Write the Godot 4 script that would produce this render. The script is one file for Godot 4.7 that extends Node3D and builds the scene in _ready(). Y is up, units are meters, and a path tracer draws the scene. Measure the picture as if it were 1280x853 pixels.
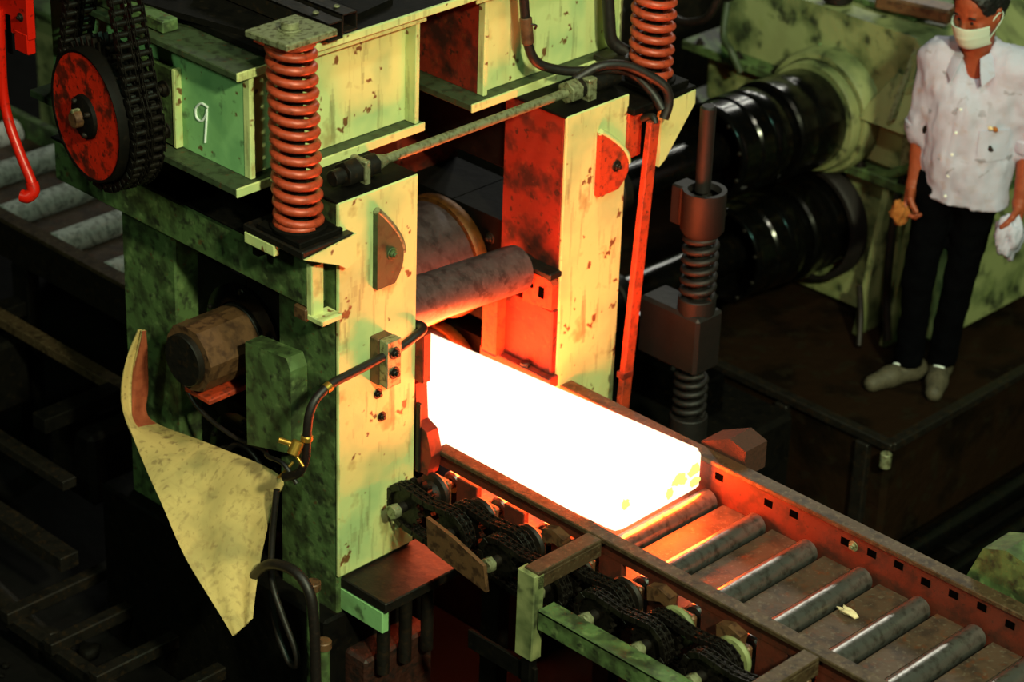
extends Node3D
# A rolling mill stand passing a glowing slab, built in metres. The origin is on the entry face of the near housing.
# x runs along the roller table towards the viewer, z runs along the roll axes towards the viewer, y is up.

class Shape:
	# collects triangles with outward normals; winding is set from the normal
	var v := PackedVector3Array()
	var n := PackedVector3Array()

	func tri(a: Vector3, b: Vector3, c: Vector3, na: Vector3, nb: Vector3, nc: Vector3) -> void:
		if (b - a).cross(c - a).dot(na + nb + nc) > 0.0:
			v.append_array([a, c, b])
			n.append_array([na, nc, nb])
		else:
			v.append_array([a, b, c])
			n.append_array([na, nb, nc])

	func flat(a: Vector3, b: Vector3, c: Vector3, out: Vector3) -> void:
		var m := (b - a).cross(c - a)
		if m.length_squared() < 1e-18:
			return
		m = m.normalized()
		if m.dot(out) < 0.0:
			m = -m
		tri(a, b, c, m, m, m)

	func quad(a: Vector3, b: Vector3, c: Vector3, d: Vector3, out: Vector3) -> void:
		flat(a, b, c, out)
		flat(a, c, d, out)

	# box with chamfered edges, between two corners, in the frame t
	func box(lo: Vector3, hi: Vector3, ch := 0.004, t := Transform3D()) -> Shape:
		var c := (lo + hi) / 2.0
		var h := (hi - lo).abs() / 2.0
		ch = minf(ch, minf(h.x, minf(h.y, h.z)) * 0.6)
		var p := func(sx: float, sy: float, sz: float, ax: int) -> Vector3:
			var q := Vector3(sx * (h.x - (0.0 if ax == 0 else ch)), sy * (h.y - (0.0 if ax == 1 else ch)), sz * (h.z - (0.0 if ax == 2 else ch)))
			return t * (c + q)
		for s in [-1.0, 1.0]:
			quad(p.call(s, -1, -1, 0), p.call(s, 1, -1, 0), p.call(s, 1, 1, 0), p.call(s, -1, 1, 0), t.basis * Vector3(s, 0, 0))
			quad(p.call(-1, s, -1, 1), p.call(1, s, -1, 1), p.call(1, s, 1, 1), p.call(-1, s, 1, 1), t.basis * Vector3(0, s, 0))
			quad(p.call(-1, -1, s, 2), p.call(1, -1, s, 2), p.call(1, 1, s, 2), p.call(-1, 1, s, 2), t.basis * Vector3(0, 0, s))
		if ch <= 0.0:
			return self
		for a in [-1.0, 1.0]:
			for b in [-1.0, 1.0]:
				quad(p.call(a, b, -1, 0), p.call(a, b, 1, 0), p.call(a, b, 1, 1), p.call(a, b, -1, 1), t.basis * Vector3(a, b, 0))
				quad(p.call(a, -1, b, 0), p.call(a, 1, b, 0), p.call(a, 1, b, 2), p.call(a, -1, b, 2), t.basis * Vector3(a, 0, b))
				quad(p.call(-1, a, b, 1), p.call(1, a, b, 1), p.call(1, a, b, 2), p.call(-1, a, b, 2), t.basis * Vector3(0, a, b))
				for s in [-1.0, 1.0]:
					flat(p.call(a, b, s, 0), p.call(a, b, s, 1), p.call(a, b, s, 2), t.basis * Vector3(a, b, s))
		return self

	# polygon in the frame's xy plane, extruded along its z from 0 to depth
	func prism(poly: PackedVector2Array, depth: float, t := Transform3D()) -> Shape:
		var idx := Geometry2D.triangulate_polygon(poly)
		for k in range(0, idx.size(), 3):
			for z in [0.0, depth]:
				var q := []
				for j in 3:
					q.append(t * Vector3(poly[idx[k + j]].x, poly[idx[k + j]].y, z))
				flat(q[0], q[1], q[2], t.basis * Vector3(0, 0, -signf(depth) if z == 0.0 else signf(depth)))
		var area := 0.0
		for i in poly.size():
			area += poly[i].cross(poly[(i + 1) % poly.size()])
		for i in poly.size():
			var a := poly[i]
			var b := poly[(i + 1) % poly.size()]
			var o := Vector2(b.y - a.y, a.x - b.x) * signf(area)
			var out := t.basis * Vector3(o.x, o.y, 0)
			quad(t * Vector3(a.x, a.y, 0), t * Vector3(b.x, b.y, 0), t * Vector3(b.x, b.y, depth), t * Vector3(a.x, a.y, depth), out)
		return self

	# profile of (radius, height) turned round the frame's y axis
	func lathe(prof: Array, sides := 24, t := Transform3D(), closed := false) -> Shape:
		var m := prof.size()
		var segs := []
		for i in (m if closed else m - 1):
			var d: Vector2 = prof[(i + 1) % m] - prof[i]
			segs.append(Vector2(d.y, -d.x).normalized())
		for i in segs.size():
			var a: Vector2 = prof[i]
			var b: Vector2 = prof[(i + 1) % m]
			var na: Vector2 = segs[i]
			var nb: Vector2 = segs[i]
			if (i > 0 or closed) and segs[i].dot(segs[(i - 1 + segs.size()) % segs.size()]) > 0.8:
				na = (segs[i] + segs[(i - 1 + segs.size()) % segs.size()]).normalized()
			if (i < segs.size() - 1 or closed) and segs[i].dot(segs[(i + 1) % segs.size()]) > 0.8:
				nb = (segs[i] + segs[(i + 1) % segs.size()]).normalized()
			for k in sides:
				var u := TAU * k / sides
				var w := TAU * (k + 1) / sides
				var cu := Vector3(cos(u), 0, sin(u))
				var cw := Vector3(cos(w), 0, sin(w))
				var up := Vector3.UP
				var p0 := t * (cu * a.x + up * a.y)
				var p1 := t * (cw * a.x + up * a.y)
				var p2 := t * (cw * b.x + up * b.y)
				var p3 := t * (cu * b.x + up * b.y)
				var n0 := (t.basis * (cu * na.x + up * na.y)).normalized()
				var n1 := (t.basis * (cw * na.x + up * na.y)).normalized()
				var n2 := (t.basis * (cw * nb.x + up * nb.y)).normalized()
				var n3 := (t.basis * (cu * nb.x + up * nb.y)).normalized()
				if b.x > 1e-6:
					tri(p0, p2, p3, n0, n2, n3)
				if a.x > 1e-6:
					tri(p0, p1, p2, n0, n1, n2)
		return self

	# solid cylinder from a to b with chamfered ends
	func rod(a: Vector3, b: Vector3, r: float, sides := 20, ch := 0.003, r2 := -1.0) -> Shape:
		var l := a.distance_to(b)
		ch = minf(ch, minf(r * 0.5, l * 0.4))
		if r2 < 0.0:
			r2 = r
		return lathe([Vector2(0, 0), Vector2(r - ch, 0), Vector2(r, ch), Vector2(r2, l - ch), Vector2(r2 - ch, l), Vector2(0, l)], sides, along(a, b))

	# hexagon nut or bolt head from a to b
	func hex(a: Vector3, b: Vector3, r: float) -> Shape:
		return rod(a, b, r, 6, 0.002)

	static func along(a: Vector3, b: Vector3) -> Transform3D:
		var y := (b - a).normalized()
		var x := y.cross(Vector3(0.31, 0.11, 0.94) if absf(y.z) < 0.9 else Vector3.RIGHT).normalized()
		return Transform3D(Basis(x, y, x.cross(y)), a)

	# tube swept along points; radii may be one number or one per point
	func tube(pts: PackedVector3Array, r: Variant, sides := 12, closed := false, squash := 1.0) -> Shape:
		var m := pts.size()
		var frames := []
		var side := Vector3.ZERO
		for i in m:
			var d := (pts[(i + 1) % m] - pts[(i - 1 + m) % m]) if closed else (pts[mini(i + 1, m - 1)] - pts[maxi(i - 1, 0)])
			d = d.normalized()
			if side == Vector3.ZERO:
				side = d.cross(Vector3.UP if absf(d.y) < 0.9 else Vector3.RIGHT).normalized()
			side = (side - d * side.dot(d)).normalized()
			frames.append([side, d.cross(side) * squash])
		for i in (m if closed else m - 1):
			var j := (i + 1) % m
			var ra: float = r[i] if r is Array or r is PackedFloat32Array else r
			var rb: float = r[j] if r is Array or r is PackedFloat32Array else r
			for k in sides:
				var u := TAU * k / sides
				var w := TAU * (k + 1) / sides
				var a0: Vector3 = frames[i][0] * cos(u) + frames[i][1] * sin(u)
				var a1: Vector3 = frames[i][0] * cos(w) + frames[i][1] * sin(w)
				var b0: Vector3 = frames[j][0] * cos(u) + frames[j][1] * sin(u)
				var b1: Vector3 = frames[j][0] * cos(w) + frames[j][1] * sin(w)
				tri(pts[i] + a0 * ra, pts[i] + a1 * ra, pts[j] + b1 * rb, a0, a1, b1)
				tri(pts[i] + a0 * ra, pts[j] + b1 * rb, pts[j] + b0 * rb, a0, b1, b0)
		if not closed:
			for e in [0, m - 1]:
				var out := (pts[0] - pts[1]) if e == 0 else (pts[m - 1] - pts[m - 2])
				var re: float = r[e] if r is Array or r is PackedFloat32Array else r
				for k in sides:
					var u := TAU * k / sides
					var w := TAU * (k + 1) / sides
					flat(pts[e], pts[e] + (frames[e][0] * cos(u) + frames[e][1] * sin(u)) * re, pts[e] + (frames[e][0] * cos(w) + frames[e][1] * sin(w)) * re, out)
		return self

	# a lumpy closed lump: a sphere pushed by noise
	func lump(c: Vector3, size: Vector3, amount: float, sd: int, rings := 10, flatten := 0.0) -> Shape:
		var fn := FastNoiseLite.new()
		fn.seed = sd
		fn.frequency = 0.8
		var at := func(i: int, k: int) -> Vector3:
			var th := PI * i / rings
			var ph := TAU * (k % (rings * 2)) / (rings * 2)
			var d := Vector3(sin(th) * cos(ph), cos(th), sin(th) * sin(ph))
			var q := d * (1.0 + amount * fn.get_noise_3dv(d * 1.3 + Vector3(sd, 0, 0)))
			if flatten > 0.0:
				q = q.clamp(Vector3.ONE * -flatten, Vector3.ONE * flatten)
			return c + q * size
		var nrm := func(i: int, k: int) -> Vector3:
			var du: Vector3 = at.call(mini(i + 1, rings), k) - at.call(maxi(i - 1, 0), k)
			var dv: Vector3 = at.call(i, k + 1) - at.call(i, k + rings * 2 - 1)
			var o: Vector3 = at.call(i, k) - c
			var m := du.cross(dv)
			if m.length_squared() < 1e-16:
				return o.normalized()
			return m.normalized() * (1.0 if m.dot(o) > 0.0 else -1.0)
		for i in rings:
			for k in rings * 2:
				var a: Vector3 = at.call(i, k)
				var b: Vector3 = at.call(i, k + 1)
				var d: Vector3 = at.call(i + 1, k + 1)
				var e: Vector3 = at.call(i + 1, k)
				if i > 0:
					tri(a, b, d, nrm.call(i, k), nrm.call(i, k + 1), nrm.call(i + 1, k + 1))
				if i < rings - 1:
					tri(a, d, e, nrm.call(i, k), nrm.call(i + 1, k + 1), nrm.call(i + 1, k))
		return self

	# a sheet through a grid of points, with thickness
	func sheet(g: Array, th: float) -> Shape:
		var rows := g.size()
		var cols: int = g[0].size()
		var nn := []
		for i in rows:
			var row := []
			for j in cols:
				var du: Vector3 = g[mini(i + 1, rows - 1)][j] - g[maxi(i - 1, 0)][j]
				var dv: Vector3 = g[i][mini(j + 1, cols - 1)] - g[i][maxi(j - 1, 0)]
				row.append(dv.cross(du).normalized())
			nn.append(row)
		for s in [1.0, -1.0]:
			for i in rows - 1:
				for j in cols - 1:
					var o: Array = [[i, j], [i, j + 1], [i + 1, j + 1], [i + 1, j]].map(func(q): return g[q[0]][q[1]] + nn[q[0]][q[1]] * th * 0.5 * s)
					var m: Array = [[i, j], [i, j + 1], [i + 1, j + 1], [i + 1, j]].map(func(q): return nn[q[0]][q[1]] * s)
					tri(o[0], o[1], o[2], m[0], m[1], m[2])
					tri(o[0], o[2], o[3], m[0], m[2], m[3])
		var rim := []
		for j in cols: rim.append([0, j])
		for i in range(1, rows): rim.append([i, cols - 1])
		for j in range(cols - 2, -1, -1): rim.append([rows - 1, j])
		for i in range(rows - 2, 0, -1): rim.append([i, 0])
		var mid: Vector3 = g[rows / 2][cols / 2]
		for k in rim.size():
			var a = rim[k]
			var b = rim[(k + 1) % rim.size()]
			var pa: Vector3 = g[a[0]][a[1]]
			var pb: Vector3 = g[b[0]][b[1]]
			var oa: Vector3 = nn[a[0]][a[1]] * th * 0.5
			var ob: Vector3 = nn[b[0]][b[1]] * th * 0.5
			quad(pa - oa, pb - ob, pb + ob, pa + oa, (pa + pb) / 2.0 - mid)
		return self

	func mesh(offset: Vector3) -> ArrayMesh:
		var w := v.duplicate()
		if offset != Vector3.ZERO:
			for i in w.size():
				w[i] -= offset
		var arr := []
		arr.resize(Mesh.ARRAY_MAX)
		arr[Mesh.ARRAY_VERTEX] = w
		arr[Mesh.ARRAY_NORMAL] = n
		var m := ArrayMesh.new()
		m.add_surface_from_arrays(Mesh.PRIMITIVE_TRIANGLES, arr)
		return m


class Field:
	# distances on a grid, joined with a smooth minimum and meshed by surface nets
	var o: Vector3
	var cell: float
	var nx: int
	var ny: int
	var nz: int
	var d := PackedFloat32Array()

	func _init(lo: Vector3, hi: Vector3, c: float) -> void:
		o = lo
		cell = c
		nx = int((hi.x - lo.x) / c) + 2
		ny = int((hi.y - lo.y) / c) + 2
		nz = int((hi.z - lo.z) / c) + 2
		d.resize(nx * ny * nz)
		d.fill(0.2)

	func cap(a: Vector3, b: Vector3, ra: float, rb: float, k := 0.02, carve := false, sq := Vector3.ONE) -> void:
		var m := maxf(ra, rb) * maxf(1.0, maxf(1.0 / sq.x, maxf(1.0 / sq.y, 1.0 / sq.z))) + k + cell * 3.0
		var lo := ((a.min(b) - Vector3.ONE * m - o) / cell).floor()
		var hi := ((a.max(b) + Vector3.ONE * m - o) / cell).ceil()
		var ab := (b - a) * sq
		var ll := maxf(ab.length_squared(), 1e-9)
		for z in range(maxi(0, int(lo.z)), mini(nz, int(hi.z) + 1)):
			for y in range(maxi(0, int(lo.y)), mini(ny, int(hi.y) + 1)):
				var row := (z * ny + y) * nx
				for x in range(maxi(0, int(lo.x)), mini(nx, int(hi.x) + 1)):
					var p := (o + Vector3(x, y, z) * cell - a) * sq
					var t := clampf(p.dot(ab) / ll, 0.0, 1.0)
					var q := (p - ab * t).length() - lerpf(ra, rb, t)
					var e := d[row + x]
					if carve:
						q = -q
						var h := maxf(k - absf(e - q), 0.0) / k
						d[row + x] = maxf(e, q) + h * h * k * 0.25
					else:
						var h := maxf(k - absf(e - q), 0.0) / k
						d[row + x] = minf(e, q) - h * h * k * 0.25

	# keeps what lies on the side of the plane that the normal points away from
	func cut(at: Vector3, nrm: Vector3) -> void:
		nrm = nrm.normalized()
		for z in nz:
			for y in ny:
				var row := (z * ny + y) * nx
				for x in nx:
					d[row + x] = maxf(d[row + x], (o + Vector3(x, y, z) * cell - at).dot(nrm))

	func ripple(fn: FastNoiseLite, amount: float, stretch := Vector3.ONE) -> void:
		for z in nz:
			for y in ny:
				var row := (z * ny + y) * nx
				for x in nx:
					if absf(d[row + x]) < 0.05:
						d[row + x] += amount * fn.get_noise_3dv((o + Vector3(x, y, z) * cell) * stretch)

	func at(p: Vector3) -> float:
		var g := (p - o) / cell
		var x := clampi(int(g.x), 0, nx - 2)
		var y := clampi(int(g.y), 0, ny - 2)
		var z := clampi(int(g.z), 0, nz - 2)
		var f := g - Vector3(x, y, z)
		var i := (z * ny + y) * nx + x
		var s := nx * ny
		return lerpf(lerpf(lerpf(d[i], d[i + 1], f.x), lerpf(d[i + nx], d[i + nx + 1], f.x), f.y), lerpf(lerpf(d[i + s], d[i + s + 1], f.x), lerpf(d[i + s + nx], d[i + s + nx + 1], f.x), f.y), f.z)

	func into(s: Shape, t: Transform3D) -> Shape:
		var ids := {}
		var pts := PackedVector3Array()
		var sl := nx * ny
		var corner := [0, 1, nx, nx + 1, sl, sl + 1, sl + nx, sl + nx + 1]
		for z in nz - 1:
			for y in ny - 1:
				var row := (z * ny + y) * nx
				for x in nx - 1:
					var i := row + x
					var neg := 0
					for c in corner:
						if d[i + c] < 0.0:
							neg += 1
					if neg == 0 or neg == 8:
						continue
					var sum := Vector3.ZERO
					var cnt := 0
					for a in 8:
						for bit in [1, 2, 4]:
							if a & bit:
								continue
							var da := d[i + corner[a]]
							var db := d[i + corner[a | bit]]
							if (da < 0.0) != (db < 0.0):
								var f := da / (da - db)
								var pa := Vector3(a & 1, (a >> 1) & 1, (a >> 2) & 1)
								var pb := Vector3((a | bit) & 1, ((a | bit) >> 1) & 1, ((a | bit) >> 2) & 1)
								sum += pa.lerp(pb, f)
								cnt += 1
					ids[i] = pts.size()
					pts.append(o + (Vector3(x, y, z) + sum / cnt) * cell)
		var nr := PackedVector3Array()
		var e := cell * 0.7
		for p in pts:
			var g := Vector3(at(p + Vector3(e, 0, 0)) - at(p - Vector3(e, 0, 0)), at(p + Vector3(0, e, 0)) - at(p - Vector3(0, e, 0)), at(p + Vector3(0, 0, e)) - at(p - Vector3(0, 0, e)))
			nr.append((t.basis * g).normalized())
		for i in ids:
			for ax in 3:
				var step: int = [1, nx, sl][ax]
				if (d[i] < 0.0) == (d[i + step] < 0.0):
					continue
				var u: int = [nx, sl, 1][ax]
				var w: int = [sl, 1, nx][ax]
				if not (ids.has(i - u) and ids.has(i - w) and ids.has(i - u - w)):
					continue
				var q := [ids[i], ids[i - u], ids[i - u - w], ids[i - w]]
				s.tri(t * pts[q[0]], t * pts[q[1]], t * pts[q[2]], nr[q[0]], nr[q[1]], nr[q[2]])
				s.tri(t * pts[q[0]], t * pts[q[2]], t * pts[q[3]], nr[q[0]], nr[q[2]], nr[q[3]])
		return s


var M := {}
var taken := {}

func numbered(called: String) -> String:
	var k: int = taken.get(called, 0)
	taken[called] = k + 1
	return called if k == 0 else "%s_%03d" % [called, k]

func tag(o: Node, label: String, category: String, group := "") -> Node:
	o.set_meta("label", label)
	o.set_meta("category", category)
	if group:
		o.set_meta("group", group)
	return o

func thing(called: String, label: String, category: String, at: Vector3, group := "") -> Node3D:
	var o := Node3D.new()
	o.name = numbered(called)
	add_child(o)
	o.position = at
	tag(o, label, category, group)
	return o

func origin(o: Node) -> Vector3:
	var p := Vector3.ZERO
	while o is Node3D and o != self:
		p += o.position
		o = o.get_parent()
	return p

# commits a shape that was drawn in world metres as one named part
func part(called: String, s: Shape, m: Material, parent: Node, label := "") -> MeshInstance3D:
	var o := MeshInstance3D.new()
	o.name = called
	o.mesh = s.mesh(origin(parent))
	o.material_override = m
	parent.add_child(o, true)
	if label:
		o.set_meta("label", label)
	return o

# a thing that is one mesh
func single(called: String, s: Shape, m: Material, at: Vector3, label: String, category: String, group := "") -> MeshInstance3D:
	var o := MeshInstance3D.new()
	o.name = numbered(called)
	o.mesh = s.mesh(at)
	o.material_override = m
	o.position = at
	add_child(o)
	tag(o, label, category, group)
	return o

func struct(called: String, s: Shape, m: Material) -> MeshInstance3D:
	var o := MeshInstance3D.new()
	o.name = called
	o.mesh = s.mesh(Vector3.ZERO)
	o.material_override = m
	add_child(o)
	o.set_meta("kind", "structure")
	return o

func V(x: float, y: float, z: float) -> Vector3:
	return Vector3(x, y, z)

func bx(lo: Vector3, hi: Vector3, ch := 0.004) -> Shape:
	return Shape.new().box(lo, hi, ch)

func rod(a: Vector3, b: Vector3, r: float, sides := 20, ch := 0.003) -> Shape:
	return Shape.new().rod(a, b, r, sides, ch)

func hexa(a: Vector3, b: Vector3, r: float) -> Shape:
	return Shape.new().hex(a, b, r)

# smooth curve through points
func curve(pts: Array, per := 8) -> PackedVector3Array:
	var out := PackedVector3Array()
	for i in pts.size() - 1:
		for k in per:
			out.append(pts[i].cubic_interpolate(pts[i + 1], pts[maxi(i - 1, 0)], pts[mini(i + 2, pts.size() - 1)], float(k) / per))
	out.append(pts[-1])
	return out

func hose(pts: Array, r: float, per := 8, sides := 12) -> Shape:
	return Shape.new().tube(curve(pts, per), r, sides)

# frames: a polygon drawn in z (to the right) and y, extruded along +x from x0
func face_x(x0: float) -> Transform3D:
	return Transform3D(Basis(V(0, 0, 1), V(0, 1, 0), V(-1, 0, 0)), V(x0, 0, 0))

func p2(a: Array) -> PackedVector2Array:
	var o := PackedVector2Array()
	for i in range(0, a.size(), 2):
		o.append(Vector2(a[i], a[i + 1]))
	return o

func noise_bytes(sd: int, freq: float, w: int, h: int, octaves := 4, cellular := false) -> PackedByteArray:
	var fn := FastNoiseLite.new()
	fn.seed = sd
	fn.noise_type = FastNoiseLite.TYPE_CELLULAR if cellular else FastNoiseLite.TYPE_SIMPLEX_SMOOTH
	fn.frequency = freq
	fn.fractal_octaves = octaves
	fn.fractal_gain = 0.55
	return fn.get_seamless_image(w, h).get_data()

# a colour texture: a base colour and layers of [seed, frequency, from, to, colour, amount, streaked]
const SIDE := 384
func painted(base: Color, layers: Array) -> ImageTexture:
	var px := PackedFloat32Array()
	px.resize(SIDE * SIDE * 3)
	for i in SIDE * SIDE:
		px[i * 3] = base.r
		px[i * 3 + 1] = base.g
		px[i * 3 + 2] = base.b
	for l in layers:
		var tall: bool = l.size() > 6 and l[6]
		var nb := noise_bytes(l[0], l[1], SIDE, SIDE / 8 if tall else SIDE)
		var lo: float = l[2] * 255.0
		var span: float = maxf((l[3] - l[2]) * 255.0, 1e-3) if l[3] > l[2] else minf((l[3] - l[2]) * 255.0, -1e-3)
		var c: Color = l[4]
		for y in SIDE:
			for x in SIDE:
				var f := clampf((nb[(y / 8 if tall else y) * SIDE + x] - lo) / span, 0.0, 1.0)
				if f > 0.0:
					f *= l[5]
					var i := (y * SIDE + x) * 3
					px[i] += (c.r - px[i]) * f
					px[i + 1] += (c.g - px[i + 1]) * f
					px[i + 2] += (c.b - px[i + 2]) * f
	var by := PackedByteArray()
	by.resize(px.size())
	for i in px.size():
		by[i] = int(clampf(px[i], 0.0, 1.0) * 255.0)
	return ImageTexture.create_from_image(Image.create_from_data(SIDE, SIDE, false, Image.FORMAT_RGB8, by))

var bumps := {}
func bump(sd: int, freq: float) -> ImageTexture:
	var k := "%d_%f" % [sd, freq]
	if not bumps.has(k):
		bumps[k] = ImageTexture.create_from_image(Image.create_from_data(SIDE, SIDE, false, Image.FORMAT_L8, noise_bytes(sd, freq, SIDE, SIDE, 5)))
	return bumps[k]

func mat(called: String, tex: Texture2D, size: float, rough: float, metal := 0.0, relief := 0.0, local := false) -> StandardMaterial3D:
	var m := StandardMaterial3D.new()
	m.resource_name = called
	m.albedo_texture = tex
	m.uv1_triplanar = true
	m.uv1_world_triplanar = not local
	m.uv1_scale = Vector3.ONE / size
	m.roughness = rough
	m.metallic = metal
	if relief > 0.0:
		m.heightmap_enabled = true
		m.heightmap_texture = bump(5, 0.02)
		m.heightmap_scale = relief
	M[called] = m
	return m

func plain(called: String, c: Color, rough: float, metal := 0.0) -> StandardMaterial3D:
	var m := StandardMaterial3D.new()
	m.resource_name = called
	m.albedo_color = c
	m.roughness = rough
	m.metallic = metal
	M[called] = m
	return m

func C(r: float, g: float, b: float) -> Color:
	return Color(r, g, b)

func area(called: String, at: Vector3, towards: Vector3, size: Vector2, c: Color, e: float) -> void:
	var l := AreaLight3D.new()
	l.name = called
	l.area_size = size
	l.area_normalize_energy = false
	l.light_color = c
	l.light_energy = e
	l.area_range = 40.0
	l.shadow_enabled = true
	var up := Vector3.UP if absf(towards.normalized().y) < 0.95 else Vector3.RIGHT
	l.transform = Transform3D(Basis.looking_at(towards, up), at)
	add_child(l)

func _ready() -> void:
	# ---- camera, surroundings, lights ----
	var cam := Camera3D.new()
	cam.name = "camera"
	cam.position = V(5.28533, 3.71672, 4.74807)
	cam.rotation = V(-0.48902443, 0.76292571, 0.03477481)
	cam.fov = 15.0395
	cam.near = 0.1
	cam.far = 100.0
	var lens := CameraAttributesPhysical.new()
	lens.frustum_focal_length = 90.908
	lens.frustum_focus_distance = 8.15
	lens.exposure_aperture = 2.0
	cam.attributes = lens
	add_child(cam)
	cam.current = true
	var we := WorldEnvironment.new()
	we.name = "surroundings"
	var env := Environment.new()
	env.background_mode = Environment.BG_COLOR
	env.background_color = C(0.115, 0.13, 0.115)
	env.background_energy_multiplier = 0.8
	env.tonemap_mode = Environment.TONE_MAPPER_LINEAR
	env.tonemap_exposure = 1.0
	env.sdfgi_enabled = true
	env.ssao_enabled = true
	env.ssil_enabled = true
	we.environment = env
	add_child(we)
	# hall lamps in front of the stand; fill and gearbox lights added, unseen
	area("key_lamp", V(7.6, 5.6, 3.0), V(-0.3, 0.2, -0.6) - V(7.6, 5.6, 3.0), Vector2(0.5, 0.5), C(0.97, 1.0, 0.80), 350.0)
	area("added_fill", V(1.5, 7.5, 9.0), V(-0.3, 0.0, -0.5) - V(1.5, 7.5, 9.0), Vector2(1.2, 1.2), C(0.86, 1.0, 0.84), 17.0)  # unseen fill added for the green side faces
	area("side_lamp", V(6.5, 7.5, -1.5), V(-0.3, 0.2, -0.6) - V(6.5, 7.5, -1.5), Vector2(0.9, 0.9), C(0.62, 1.0, 0.86), 14.0)
	area("gearbox_fill", V(3.2, 6.4, 1.4), V(0.1, -0.6, -3.3) - V(3.2, 6.4, 1.4), Vector2(0.5, 0.5), C(1.0, 0.98, 0.88), 70.0)  # unseen light added to brighten the gearbox and the worker
	# unseen panels added behind the scene for highlights on rollers and couplings
	for k in 3:
		var wp := V(-10.5 + 2.6 * k, 7.0, -13.5)
		area("highlight_panel", wp, V(0.3, -0.5, -1.5) - wp, Vector2(1.1, 1.8), C(1.0, 1.0, 0.94), 6.5)
	materials()
	shell()
	housings()
	crossheads()
	rolls()
	table()
	slab()
	drives()
	left_side()
	mat_brown()
	services()
	background()
	worker()
	details()


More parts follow.
